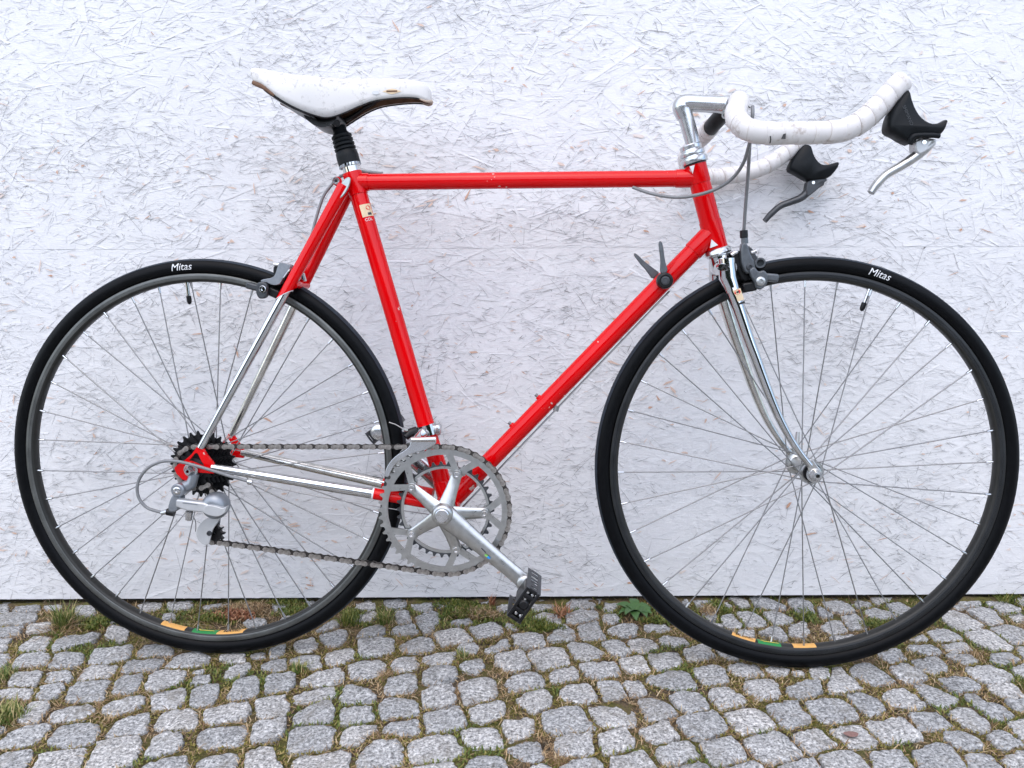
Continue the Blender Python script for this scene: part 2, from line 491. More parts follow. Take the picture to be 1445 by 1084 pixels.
STONES = [
[(-1.031,0.012),(-1.000,0.012),(-0.977,-0.033),(-0.997,-0.036)],
[(-0.990,0.010),(-0.943,0.012),(-0.917,-0.028),(-0.974,-0.032)],
[(-0.927,-0.001),(-0.896,0.006),(-0.886,-0.021),(-0.919,-0.021)],
[(-0.989,-0.049),(-0.972,-0.037),(-0.920,-0.037),(-0.899,-0.079),(-0.925,-0.088),(-0.962,-0.090)],
[(-0.956,-0.099),(-0.928,-0.088),(-0.907,-0.091),(-0.897,-0.129),(-0.932,-0.137)],
[(-0.909,-0.085),(-0.868,-0.082),(-0.849,-0.112),(-0.891,-0.121)],
[(-0.863,0.002),(-0.829,0.001),(-0.805,-0.039),(-0.812,-0.052),(-0.845,-0.038)],
[(-0.924,-0.149),(-0.903,-0.141),(-0.895,-0.166),(-0.882,-0.190),(-0.896,-0.192)],
[(-0.869,-0.135),(-0.840,-0.130),(-0.823,-0.153),(-0.816,-0.188),(-0.863,-0.188),(-0.870,-0.171)],
[(-0.822,-0.142),(-0.767,-0.116),(-0.751,-0.119),(-0.746,-0.151),(-0.764,-0.162),(-0.800,-0.194),(-0.811,-0.178)],
[(-0.750,-0.090),(-0.708,-0.108),(-0.690,-0.146),(-0.703,-0.157),(-0.746,-0.125)],
[(-0.891,-0.200),(-0.868,-0.203),(-0.855,-0.219),(-0.851,-0.243),(-0.861,-0.246)],
[(-0.849,-0.193),(-0.805,-0.193),(-0.792,-0.209),(-0.783,-0.239),(-0.841,-0.246),(-0.851,-0.219)],
[(-0.788,-0.202),(-0.761,-0.194),(-0.735,-0.202),(-0.725,-0.228),(-0.736,-0.245),(-0.777,-0.247),(-0.785,-0.224)],
[(-0.727,-0.187),(-0.672,-0.171),(-0.663,-0.185),(-0.658,-0.216),(-0.686,-0.231),(-0.716,-0.233),(-0.728,-0.205)],
[(-0.651,-0.169),(-0.634,-0.163),(-0.593,-0.183),(-0.585,-0.204),(-0.621,-0.209),(-0.646,-0.213)],
[(-0.652,-0.223),(-0.599,-0.214),(-0.589,-0.227),(-0.584,-0.254),(-0.611,-0.263),(-0.648,-0.263)],
[(-0.578,-0.204),(-0.554,-0.194),(-0.517,-0.210),(-0.510,-0.235),(-0.531,-0.245),(-0.581,-0.251)],
[(-0.819,-0.265),(-0.782,-0.256),(-0.760,-0.300),(-0.762,-0.306),(-0.808,-0.305)],
[(-0.763,-0.266),(-0.733,-0.259),(-0.715,-0.283),(-0.713,-0.294),(-0.753,-0.291)],
[(-0.711,-0.245),(-0.665,-0.238),(-0.654,-0.260),(-0.658,-0.277),(-0.704,-0.290)],
[(-0.698,-0.292),(-0.651,-0.286),(-0.639,-0.324),(-0.632,-0.349),(-0.691,-0.350),(-0.702,-0.314)],
[(-0.634,-0.272),(-0.609,-0.265),(-0.592,-0.302),(-0.590,-0.324),(-0.630,-0.326),(-0.638,-0.293)],
[(-0.589,-0.258),(-0.548,-0.257),(-0.535,-0.266),(-0.530,-0.294),(-0.560,-0.322),(-0.585,-0.311),(-0.589,-0.284)],
[(-0.529,-0.254),(-0.514,-0.250),(-0.507,-0.264),(-0.524,-0.269)],
[(-0.515,-0.278),(-0.492,-0.276),(-0.484,-0.297),(-0.513,-0.301)],
[(-0.748,0.011),(-0.699,0.012),(-0.687,-0.017),(-0.697,-0.030),(-0.719,-0.033)],
[(-0.686,0.003),(-0.641,0.012),(-0.626,-0.015),(-0.662,-0.031)],
[(-0.671,-0.044),(-0.655,-0.041),(-0.640,-0.070),(-0.660,-0.069)],
[(-0.779,-0.062),(-0.765,-0.055),(-0.742,-0.078),(-0.751,-0.084)],
[(-0.605,-0.012),(-0.571,0.012),(-0.562,-0.002),(-0.597,-0.025)],
[(-0.472,0.011),(-0.443,0.012),(-0.437,-0.020),(-0.453,-0.033),(-0.468,-0.013)],
[(-0.402,0.003),(-0.388,0.006),(-0.383,-0.014),(-0.394,-0.018)],
[(-0.498,-0.071),(-0.471,-0.068),(-0.458,-0.090),(-0.484,-0.105),(-0.501,-0.084)],
[(-0.434,-0.059),(-0.421,-0.047),(-0.416,-0.060),(-0.431,-0.078)],
[(-0.305,0.005),(-0.272,0.012),(-0.263,-0.029),(-0.284,-0.032),(-0.300,-0.035)],
[(-0.250,0.011),(-0.210,0.012),(-0.200,-0.020),(-0.242,-0.023)],
[(-0.196,0.004),(-0.159,0.012),(-0.148,-0.021),(-0.159,-0.040),(-0.189,-0.030)],
[(-0.289,-0.048),(-0.263,-0.032),(-0.254,-0.055),(-0.262,-0.074),(-0.289,-0.086),(-0.290,-0.068)],
[(-0.223,-0.036),(-0.200,-0.030),(-0.184,-0.084),(-0.209,-0.090)],
[(-0.357,-0.121),(-0.329,-0.073),(-0.320,-0.092),(-0.332,-0.113),(-0.351,-0.121)],
[(-0.346,-0.142),(-0.308,-0.110),(-0.298,-0.125),(-0.296,-0.167),(-0.306,-0.181),(-0.325,-0.175)],
[(-0.278,-0.148),(-0.274,-0.114),(-0.245,-0.090),(-0.229,-0.108),(-0.230,-0.134)],
[(-0.216,-0.111),(-0.181,-0.094),(-0.170,-0.109),(-0.167,-0.132),(-0.195,-0.138),(-0.215,-0.126)],
[(-0.388,-0.161),(-0.356,-0.136),(-0.340,-0.172),(-0.342,-0.194),(-0.368,-0.201)],
[(-0.422,-0.190),(-0.399,-0.174),(-0.395,-0.188),(-0.397,-0.214),(-0.415,-0.219)],
[(-0.450,-0.205),(-0.426,-0.195),(-0.417,-0.219),(-0.445,-0.216)],
[(-0.270,-0.157),(-0.231,-0.146),(-0.210,-0.152),(-0.201,-0.198),(-0.237,-0.218),(-0.259,-0.210)],
[(-0.195,-0.174),(-0.164,-0.144),(-0.145,-0.147),(-0.128,-0.186),(-0.145,-0.201),(-0.184,-0.201)],
[(-0.500,-0.207),(-0.458,-0.203),(-0.448,-0.233),(-0.463,-0.236),(-0.495,-0.223)],
[(-0.416,-0.239),(-0.407,-0.224),(-0.383,-0.216),(-0.376,-0.234),(-0.373,-0.259),(-0.395,-0.263),(-0.415,-0.253)],
[(-0.376,-0.224),(-0.364,-0.214),(-0.330,-0.204),(-0.315,-0.254),(-0.339,-0.254),(-0.353,-0.239),(-0.373,-0.239)],
[(-0.320,-0.204),(-0.279,-0.186),(-0.271,-0.197),(-0.270,-0.225),(-0.301,-0.247),(-0.314,-0.230)],
[(-0.272,-0.245),(-0.255,-0.228),(-0.223,-0.223),(-0.208,-0.239),(-0.206,-0.268),(-0.223,-0.284),(-0.260,-0.290)],
[(-0.200,-0.231),(-0.189,-0.214),(-0.162,-0.206),(-0.151,-0.237),(-0.159,-0.259),(-0.196,-0.265)],
[(-0.467,-0.272),(-0.466,-0.248),(-0.442,-0.238),(-0.436,-0.253),(-0.442,-0.277),(-0.462,-0.283)],
[(-0.398,-0.286),(-0.390,-0.273),(-0.357,-0.268),(-0.344,-0.305),(-0.353,-0.325),(-0.388,-0.329)],
[(-0.444,-0.293),(-0.420,-0.277),(-0.406,-0.291),(-0.394,-0.326),(-0.405,-0.343),(-0.439,-0.351)],
[(-0.338,-0.296),(-0.323,-0.269),(-0.285,-0.255),(-0.271,-0.274),(-0.269,-0.292),(-0.297,-0.306),(-0.335,-0.307)],
[(-0.197,-0.282),(-0.158,-0.266),(-0.151,-0.289),(-0.148,-0.325),(-0.198,-0.333)],
[(-0.178,-0.063),(-0.146,-0.044),(-0.130,-0.063),(-0.142,-0.100),(-0.142,-0.124),(-0.154,-0.132),(-0.171,-0.100)],
[(-0.153,-0.214),(-0.126,-0.202),(-0.098,-0.194),(-0.092,-0.207),(-0.100,-0.240),(-0.134,-0.243),(-0.151,-0.232)],
[(-0.146,-0.275),(-0.122,-0.248),(-0.085,-0.257),(-0.089,-0.294),(-0.111,-0.308),(-0.136,-0.303)],
[(-0.148,0.010),(-0.119,0.012),(-0.098,0.012),(-0.105,-0.011),(-0.139,-0.024)],
[(-0.059,0.012),(-0.044,0.012),(-0.041,-0.005),(-0.055,-0.008)],
[(-0.029,0.009),(-0.003,0.012),(-0.003,-0.036),(-0.020,-0.036)],
[(0.039,-0.003),(0.069,0.012),(0.089,0.000),(0.087,-0.024),(0.052,-0.040)],
[(0.116,-0.010),(0.131,0.012),(0.167,0.012),(0.173,-0.021),(0.148,-0.031),(0.119,-0.031)],
[(0.176,0.012),(0.188,0.012),(0.185,-0.004),(0.179,-0.008)],
[(0.191,0.002),(0.215,0.012),(0.216,-0.015),(0.201,-0.045),(0.186,-0.035)],
[(-0.111,-0.082),(-0.076,-0.067),(-0.069,-0.089),(-0.102,-0.098)],
[(-0.075,-0.107),(-0.030,-0.089),(-0.014,-0.111),(-0.011,-0.131),(-0.056,-0.154)],
[(-0.138,-0.127),(-0.093,-0.107),(-0.082,-0.116),(-0.063,-0.159),(-0.102,-0.175),(-0.120,-0.180)],
[(0.005,-0.137),(0.041,-0.126),(0.062,-0.144),(0.064,-0.177),(0.026,-0.190),(0.008,-0.171)],
[(0.047,-0.059),(0.075,-0.043),(0.099,-0.066),(0.100,-0.094),(0.075,-0.094),(0.048,-0.081)],
[(0.111,-0.060),(0.141,-0.034),(0.172,-0.048),(0.170,-0.073),(0.122,-0.091),(0.109,-0.088)],
[(0.129,-0.103),(0.169,-0.083),(0.169,-0.116),(0.174,-0.156),(0.135,-0.161),(0.126,-0.139)],
[(0.069,-0.161),(0.078,-0.132),(0.103,-0.094),(0.124,-0.133),(0.121,-0.156),(0.095,-0.161)],
[(0.179,-0.057),(0.208,-0.055),(0.210,-0.077),(0.192,-0.095),(0.178,-0.073)],
[(0.183,-0.116),(0.210,-0.098),(0.239,-0.105),(0.230,-0.143),(0.203,-0.148),(0.182,-0.131)],
[(-0.091,-0.181),(-0.063,-0.170),(-0.055,-0.186),(-0.059,-0.205),(-0.079,-0.205)],
[(-0.044,-0.197),(-0.003,-0.149),(0.001,-0.182),(-0.018,-0.200),(-0.038,-0.208)],
[(-0.023,-0.210),(0.021,-0.195),(0.030,-0.214),(0.037,-0.258),(0.007,-0.270),(-0.008,-0.263),(-0.023,-0.238)],
[(0.031,-0.203),(0.086,-0.177),(0.098,-0.188),(0.107,-0.245),(0.056,-0.261),(0.047,-0.259),(0.030,-0.219)],
[(0.101,-0.177),(0.116,-0.164),(0.146,-0.175),(0.164,-0.202),(0.153,-0.228),(0.113,-0.232)],
[(0.164,-0.173),(0.196,-0.159),(0.216,-0.200),(0.211,-0.213),(0.182,-0.220)],
[(-0.082,-0.242),(-0.048,-0.220),(-0.043,-0.250),(-0.056,-0.276),(-0.081,-0.257)],
[(0.066,-0.278),(0.083,-0.259),(0.106,-0.250),(0.115,-0.274),(0.105,-0.297),(0.068,-0.305)],
[(0.115,-0.245),(0.153,-0.234),(0.180,-0.236),(0.188,-0.274),(0.159,-0.283),(0.139,-0.292),(0.126,-0.278)],
[(-0.007,-0.300),(0.007,-0.277),(0.041,-0.263),(0.053,-0.285),(0.061,-0.310),(0.011,-0.329),(-0.000,-0.324)],
[(-0.081,-0.299),(-0.041,-0.281),(-0.024,-0.291),(-0.018,-0.335),(-0.032,-0.356),(-0.070,-0.365),(-0.083,-0.308)],
[(-0.003,-0.084),(0.019,-0.111),(0.008,-0.117),(-0.007,-0.102)],
[(0.213,-0.162),(0.239,-0.149),(0.260,-0.163),(0.265,-0.187),(0.234,-0.206),(0.209,-0.200)],
[(0.187,-0.231),(0.222,-0.216),(0.230,-0.231),(0.238,-0.270),(0.200,-0.275),(0.192,-0.265)],
[(0.349,0.011),(0.360,0.012),(0.355,-0.013),(0.347,-0.013)],
[(0.370,0.011),(0.409,0.012),(0.395,-0.031),(0.370,-0.027)],
[(0.372,-0.063),(0.397,-0.034),(0.397,-0.076),(0.379,-0.082)],
[(0.426,0.010),(0.434,-0.004),(0.439,-0.025),(0.427,-0.031)],
[(0.445,0.012),(0.476,0.012),(0.476,-0.025),(0.456,-0.028)],
[(0.484,0.012),(0.520,0.012),(0.544,-0.019),(0.540,-0.039),(0.498,-0.035),(0.485,-0.022)],
[(0.560,0.001),(0.595,0.012),(0.602,-0.020),(0.591,-0.059),(0.567,-0.072),(0.556,-0.026)],
[(0.602,-0.033),(0.615,-0.030),(0.622,-0.069),(0.598,-0.072)],
[(0.438,-0.051),(0.464,-0.042),(0.483,-0.071),(0.486,-0.105),(0.446,-0.116),(0.443,-0.092)],
[(0.408,-0.067),(0.432,-0.054),(0.438,-0.107),(0.411,-0.125),(0.399,-0.101)],
[(0.492,-0.052),(0.517,-0.039),(0.540,-0.078),(0.536,-0.096),(0.494,-0.105)],
[(0.527,-0.105),(0.558,-0.090),(0.549,-0.138),(0.534,-0.152),(0.506,-0.149)],
[(0.587,-0.103),(0.632,-0.079),(0.625,-0.130),(0.584,-0.147),(0.576,-0.127)],
[(0.459,-0.137),(0.498,-0.117),(0.506,-0.149),(0.493,-0.171),(0.466,-0.148)],
[(0.421,-0.128),(0.448,-0.128),(0.443,-0.154),(0.420,-0.151)],
[(0.375,-0.097),(0.401,-0.092),(0.400,-0.116),(0.378,-0.107)],
[(0.253,-0.099),(0.292,-0.096),(0.304,-0.118),(0.277,-0.132),(0.253,-0.129)],
[(0.270,-0.155),(0.296,-0.144),(0.315,-0.155),(0.320,-0.175),(0.293,-0.182),(0.269,-0.174)],
[(0.308,-0.196),(0.345,-0.183),(0.356,-0.191),(0.355,-0.220),(0.327,-0.235),(0.302,-0.232)],
[(0.239,-0.216),(0.280,-0.206),(0.294,-0.204),(0.295,-0.242),(0.248,-0.268),(0.242,-0.261)],
[(0.221,-0.293),(0.262,-0.271),(0.294,-0.269),(0.301,-0.312),(0.296,-0.323),(0.258,-0.325),(0.228,-0.309)],
[(0.306,-0.261),(0.350,-0.250),(0.357,-0.272),(0.357,-0.304),(0.310,-0.312)],
[(0.366,-0.257),(0.388,-0.250),(0.419,-0.253),(0.419,-0.284),(0.388,-0.288),(0.369,-0.279)],
[(0.426,-0.263),(0.442,-0.258),(0.469,-0.266),(0.460,-0.282),(0.436,-0.289)],
[(0.468,-0.271),(0.487,-0.271),(0.485,-0.282),(0.465,-0.282)],
[(0.361,-0.191),(0.379,-0.202),(0.393,-0.231),(0.375,-0.233),(0.360,-0.217)],
[(0.382,-0.302),(0.400,-0.298),(0.430,-0.300),(0.424,-0.348),(0.386,-0.356),(0.375,-0.331)],
[(0.498,-0.268),(0.534,-0.262),(0.526,-0.288),(0.515,-0.297),(0.495,-0.292)],
[(0.538,-0.262),(0.556,-0.260),(0.562,-0.317),(0.562,-0.326),(0.522,-0.336),(0.501,-0.332),(0.517,-0.301)],
[(0.628,-0.003),(0.663,0.007),(0.676,-0.024),(0.673,-0.051),(0.642,-0.057),(0.623,-0.047)],
[(0.680,-0.007),(0.722,0.012),(0.718,-0.028),(0.683,-0.034)],
[(0.728,0.006),(0.773,0.012),(0.764,-0.005),(0.728,-0.018)],
[(0.750,-0.015),(0.780,-0.009),(0.786,-0.042),(0.749,-0.071),(0.740,-0.055)],
[(0.693,-0.044),(0.720,-0.035),(0.742,-0.061),(0.738,-0.080),(0.706,-0.083),(0.687,-0.070)],
[(0.638,-0.066),(0.667,-0.057),(0.671,-0.110),(0.626,-0.130)],
[(0.579,-0.153),(0.616,-0.147),(0.628,-0.150),(0.595,-0.167),(0.579,-0.167)],
[(0.879,-0.030),(0.921,0.011),(0.942,0.010),(0.938,-0.024),(0.906,-0.034),(0.878,-0.043)],
[(0.891,-0.050),(0.931,-0.031),(0.945,-0.038),(0.930,-0.101),(0.896,-0.107),(0.895,-0.076)],
[(0.950,-0.011),(0.988,-0.001),(1.001,-0.048),(0.987,-0.061),(0.949,-0.054)],
[(0.962,-0.064),(0.996,-0.058),(0.975,-0.092),(0.956,-0.095)],
[(1.020,0.002),(1.041,0.009),(1.028,-0.025),(1.007,-0.022)],
[(0.822,-0.081),(0.864,-0.047),(0.880,-0.069),(0.888,-0.107),(0.868,-0.130),(0.826,-0.133)],
[(0.765,-0.135),(0.811,-0.121),(0.817,-0.167),(0.781,-0.175),(0.763,-0.163)],
[(0.718,-0.168),(0.754,-0.146),(0.751,-0.166),(0.739,-0.174)],
[(0.892,-0.119),(0.933,-0.110),(0.951,-0.125),(0.931,-0.171),(0.895,-0.184),(0.892,-0.148)],
[(0.827,-0.147),(0.856,-0.127),(0.880,-0.133),(0.883,-0.170),(0.883,-0.203),(0.843,-0.205),(0.828,-0.175)],
[(0.764,-0.185),(0.811,-0.172),(0.809,-0.207),(0.765,-0.220),(0.765,-0.207)],
[(0.698,-0.193),(0.744,-0.180),(0.757,-0.212),(0.724,-0.222),(0.711,-0.206)],
[(0.634,-0.223),(0.677,-0.198),(0.679,-0.234),(0.646,-0.246)],
[(0.748,-0.222),(0.791,-0.220),(0.795,-0.243),(0.767,-0.252)],
[(0.834,-0.215),(0.870,-0.208),(0.873,-0.239),(0.829,-0.255),(0.817,-0.243)],
[(0.892,-0.192),(0.911,-0.187),(0.888,-0.234),(0.879,-0.229)],
[(0.680,-0.241),(0.736,-0.222),(0.731,-0.266),(0.697,-0.285),(0.680,-0.271)],
[(0.634,-0.265),(0.665,-0.246),(0.682,-0.271),(0.684,-0.294),(0.639,-0.307)],
[(0.557,-0.274),(0.608,-0.241),(0.617,-0.270),(0.625,-0.307),(0.583,-0.315),(0.570,-0.302)],
[(0.757,-0.267),(0.805,-0.255),(0.821,-0.272),(0.821,-0.298),(0.799,-0.313),(0.759,-0.313)],
[(0.834,-0.268),(0.870,-0.248),(0.871,-0.263),(0.841,-0.293)],
[(0.694,-0.301),(0.723,-0.294),(0.750,-0.297),(0.747,-0.330),(0.704,-0.343)],
[(-0.504,-0.318),(-0.489,-0.303),(-0.468,-0.301),(-0.455,-0.348),(-0.458,-0.364),(-0.489,-0.366)],
[(-0.523,-0.410),(-0.523,-0.380),(-0.489,-0.372),(-0.470,-0.380),(-0.458,-0.422),(-0.491,-0.429),(-0.518,-0.421)],
[(-0.814,-0.319),(-0.791,-0.309),(-0.757,-0.312),(-0.744,-0.339),(-0.753,-0.345),(-0.761,-0.336),(-0.802,-0.336)],
[(-0.742,-0.337),(-0.752,-0.308),(-0.728,-0.293),(-0.717,-0.296),(-0.708,-0.333),(-0.731,-0.347)],
[(-0.740,-0.373),(-0.739,-0.349),(-0.714,-0.345),(-0.702,-0.370),(-0.698,-0.403),(-0.723,-0.408)],
[(-0.687,-0.401),(-0.693,-0.378),(-0.672,-0.368),(-0.646,-0.354),(-0.632,-0.370),(-0.632,-0.388),(-0.634,-0.400),(-0.665,-0.403)],
[(-0.620,-0.369),(-0.614,-0.355),(-0.589,-0.340),(-0.572,-0.334),(-0.564,-0.359),(-0.572,-0.375),(-0.596,-0.389),(-0.614,-0.381)],
[(-0.560,-0.339),(-0.550,-0.324),(-0.523,-0.311),(-0.513,-0.322),(-0.503,-0.360),(-0.510,-0.370),(-0.541,-0.375)],
[(-0.723,-0.448),(-0.718,-0.419),(-0.677,-0.412),(-0.671,-0.423),(-0.669,-0.448),(-0.687,-0.465),(-0.714,-0.468)],
[(-0.658,-0.448),(-0.662,-0.412),(-0.637,-0.403),(-0.605,-0.409),(-0.591,-0.439),(-0.589,-0.453),(-0.614,-0.468),(-0.650,-0.459)],
[(-0.580,-0.439),(-0.583,-0.402),(-0.546,-0.383),(-0.538,-0.391),(-0.525,-0.428),(-0.555,-0.441),(-0.571,-0.444)],
[(-0.707,-0.482),(-0.668,-0.467),(-0.656,-0.489),(-0.647,-0.514),(-0.631,-0.544),(-0.667,-0.544)],
[(-0.643,-0.514),(-0.648,-0.479),(-0.591,-0.464),(-0.585,-0.473),(-0.582,-0.496),(-0.559,-0.545),(-0.627,-0.544)],
[(-0.574,-0.508),(-0.585,-0.456),(-0.561,-0.446),(-0.527,-0.443),(-0.518,-0.464),(-0.509,-0.500),(-0.524,-0.509),(-0.544,-0.516),(-0.568,-0.518)],
[(-0.503,-0.484),(-0.506,-0.446),(-0.496,-0.432),(-0.477,-0.431),(-0.460,-0.461),(-0.463,-0.474),(-0.492,-0.492)],
[(-0.496,-0.512),(-0.494,-0.497),(-0.447,-0.479),(-0.433,-0.510),(-0.421,-0.546),(-0.483,-0.545)],
[(-0.750,-0.419),(-0.736,-0.421),(-0.737,-0.439)],
[(-0.462,-0.380),(-0.441,-0.365),(-0.403,-0.357),(-0.392,-0.373),(-0.388,-0.402),(-0.416,-0.409),(-0.442,-0.415),(-0.454,-0.400)],
[(-0.449,-0.440),(-0.443,-0.419),(-0.414,-0.414),(-0.388,-0.410),(-0.373,-0.458),(-0.386,-0.465),(-0.436,-0.468)],
[(-0.395,-0.345),(-0.354,-0.330),(-0.336,-0.364),(-0.334,-0.391),(-0.355,-0.395),(-0.378,-0.397)],
[(-0.338,-0.335),(-0.309,-0.316),(-0.280,-0.307),(-0.273,-0.340),(-0.310,-0.356),(-0.332,-0.358)],
[(-0.324,-0.405),(-0.314,-0.378),(-0.278,-0.350),(-0.266,-0.378),(-0.260,-0.411),(-0.298,-0.414),(-0.322,-0.414)],
[(-0.266,-0.342),(-0.260,-0.305),(-0.219,-0.321),(-0.207,-0.342),(-0.213,-0.355),(-0.258,-0.358)],
[(-0.258,-0.379),(-0.237,-0.371),(-0.210,-0.371),(-0.202,-0.406),(-0.229,-0.413),(-0.248,-0.417)],
[(-0.202,-0.371),(-0.192,-0.347),(-0.146,-0.349),(-0.135,-0.384),(-0.157,-0.399),(-0.192,-0.401)],
[(-0.375,-0.412),(-0.333,-0.395),(-0.323,-0.438),(-0.332,-0.452),(-0.362,-0.463),(-0.370,-0.451)],
[(-0.318,-0.431),(-0.305,-0.420),(-0.256,-0.417),(-0.249,-0.446),(-0.251,-0.470),(-0.271,-0.479),(-0.305,-0.481),(-0.311,-0.469)],
[(-0.244,-0.435),(-0.231,-0.424),(-0.198,-0.415),(-0.191,-0.432),(-0.206,-0.443),(-0.207,-0.460),(-0.230,-0.472),(-0.241,-0.453)],
[(-0.184,-0.425),(-0.167,-0.405),(-0.133,-0.399),(-0.126,-0.436),(-0.147,-0.445),(-0.185,-0.432)],
[(-0.211,-0.506),(-0.203,-0.474),(-0.190,-0.453),(-0.156,-0.454),(-0.142,-0.497),(-0.145,-0.508),(-0.181,-0.517),(-0.207,-0.521)],
[(-0.368,-0.478),(-0.361,-0.465),(-0.332,-0.467),(-0.320,-0.498),(-0.307,-0.508),(-0.296,-0.547),(-0.346,-0.547)],
[(-0.294,-0.502),(-0.287,-0.487),(-0.251,-0.486),(-0.235,-0.473),(-0.220,-0.487),(-0.212,-0.524),(-0.210,-0.548),(-0.279,-0.547)],
[(-0.427,-0.491),(-0.381,-0.478),(-0.374,-0.485),(-0.363,-0.523),(-0.357,-0.547),(-0.409,-0.546)],
[(0.081,-0.329),(0.092,-0.309),(0.128,-0.303),(0.141,-0.355),(0.108,-0.364),(0.080,-0.346)],
[(0.141,-0.307),(0.177,-0.299),(0.187,-0.347),(0.147,-0.359),(0.142,-0.325)],
[(0.180,-0.303),(0.210,-0.308),(0.218,-0.330),(0.202,-0.345),(0.189,-0.346)],
[(0.115,-0.371),(0.149,-0.363),(0.182,-0.355),(0.190,-0.403),(0.187,-0.421),(0.135,-0.425),(0.126,-0.406)],
[(-0.137,-0.335),(-0.125,-0.318),(-0.093,-0.307),(-0.086,-0.322),(-0.083,-0.360),(-0.101,-0.374),(-0.132,-0.376)],
[(-0.064,-0.377),(-0.048,-0.365),(-0.009,-0.357),(-0.006,-0.373),(-0.011,-0.397),(-0.031,-0.410),(-0.055,-0.408)],
[(0.011,-0.361),(0.027,-0.337),(0.058,-0.324),(0.068,-0.345),(0.062,-0.374),(0.033,-0.391),(0.026,-0.374)],
[(-0.131,-0.384),(-0.077,-0.367),(-0.065,-0.390),(-0.064,-0.422),(-0.094,-0.433),(-0.119,-0.436),(-0.124,-0.429)],
[(-0.012,-0.412),(0.035,-0.399),(0.037,-0.431),(0.023,-0.448),(-0.001,-0.462),(-0.007,-0.438)],
[(-0.070,-0.433),(-0.054,-0.424),(-0.016,-0.427),(-0.007,-0.469),(-0.031,-0.472),(-0.058,-0.472)],
[(0.049,-0.394),(0.062,-0.380),(0.108,-0.369),(0.117,-0.406),(0.126,-0.432),(0.093,-0.439),(0.065,-0.449),(0.049,-0.427)],
[(0.063,-0.452),(0.080,-0.444),(0.118,-0.442),(0.120,-0.487),(0.099,-0.490),(0.070,-0.494),(0.063,-0.473)],
[(0.126,-0.446),(0.167,-0.427),(0.177,-0.471),(0.169,-0.481),(0.131,-0.490),(0.125,-0.474)],
[(-0.005,-0.479),(0.010,-0.462),(0.039,-0.456),(0.046,-0.496),(0.029,-0.505),(0.013,-0.495)],
[(-0.143,-0.467),(-0.127,-0.447),(-0.083,-0.442),(-0.062,-0.478),(-0.075,-0.498),(-0.106,-0.505),(-0.136,-0.507)],
[(-0.133,-0.513),(-0.078,-0.506),(-0.071,-0.520),(-0.068,-0.550),(-0.129,-0.549)],
[(-0.060,-0.511),(-0.039,-0.490),(-0.009,-0.498),(-0.001,-0.527),(-0.003,-0.550),(-0.056,-0.550)],
[(0.023,-0.521),(0.045,-0.508),(0.056,-0.521),(0.058,-0.551),(0.022,-0.550)],
[(0.064,-0.518),(0.085,-0.504),(0.117,-0.501),(0.127,-0.525),(0.127,-0.552),(0.066,-0.551)],
[(0.138,-0.493),(0.178,-0.479),(0.188,-0.481),(0.200,-0.522),(0.195,-0.552),(0.132,-0.552)],
[(0.441,-0.324),(0.467,-0.311),(0.501,-0.307),(0.493,-0.335),(0.453,-0.354),(0.437,-0.341)],
[(0.248,-0.347),(0.272,-0.335),(0.298,-0.331),(0.306,-0.381),(0.265,-0.396),(0.250,-0.360)],
[(0.315,-0.327),(0.346,-0.319),(0.365,-0.349),(0.363,-0.369),(0.322,-0.381),(0.313,-0.348)],
[(0.199,-0.353),(0.220,-0.351),(0.245,-0.364),(0.255,-0.394),(0.223,-0.409),(0.203,-0.410),(0.203,-0.383)],
[(0.246,-0.407),(0.277,-0.392),(0.312,-0.385),(0.319,-0.400),(0.321,-0.434),(0.279,-0.455),(0.258,-0.453),(0.249,-0.426)],
[(0.320,-0.389),(0.357,-0.375),(0.374,-0.379),(0.389,-0.401),(0.391,-0.431),(0.365,-0.440),(0.330,-0.443),(0.322,-0.419)],
[(0.392,-0.370),(0.444,-0.358),(0.443,-0.374),(0.451,-0.415),(0.419,-0.428),(0.398,-0.436),(0.393,-0.401)],
[(0.452,-0.364),(0.511,-0.357),(0.521,-0.373),(0.518,-0.406),(0.474,-0.424),(0.454,-0.413)],
[(0.188,-0.436),(0.229,-0.418),(0.244,-0.458),(0.207,-0.468),(0.198,-0.461)],
[(0.201,-0.481),(0.226,-0.466),(0.256,-0.463),(0.262,-0.498),(0.215,-0.518),(0.206,-0.513)],
[(0.266,-0.468),(0.314,-0.450),(0.323,-0.469),(0.326,-0.499),(0.299,-0.514),(0.274,-0.520),(0.270,-0.498)],
[(0.331,-0.455),(0.388,-0.436),(0.397,-0.452),(0.406,-0.493),(0.364,-0.512),(0.351,-0.515),(0.336,-0.492)],
[(0.403,-0.442),(0.449,-0.426),(0.457,-0.450),(0.463,-0.470),(0.437,-0.482),(0.415,-0.491),(0.409,-0.477)],
[(0.361,-0.518),(0.389,-0.507),(0.415,-0.501),(0.419,-0.522),(0.408,-0.554),(0.353,-0.554)],
[(0.218,-0.523),(0.232,-0.514),(0.260,-0.506),(0.268,-0.529),(0.261,-0.553),(0.212,-0.552)],
[(0.283,-0.523),(0.309,-0.514),(0.335,-0.513),(0.336,-0.530),(0.328,-0.554),(0.275,-0.553)],
[(0.463,-0.434),(0.490,-0.421),(0.511,-0.423),(0.522,-0.464),(0.509,-0.478),(0.477,-0.481),(0.470,-0.464)],
[(0.424,-0.490),(0.446,-0.485),(0.460,-0.480),(0.481,-0.484),(0.487,-0.528),(0.472,-0.555),(0.414,-0.554),(0.419,-0.512)],
[(0.528,-0.342),(0.556,-0.338),(0.574,-0.359),(0.566,-0.389),(0.534,-0.401),(0.531,-0.383)],
[(0.580,-0.347),(0.622,-0.322),(0.635,-0.352),(0.640,-0.378),(0.601,-0.386),(0.583,-0.374)],
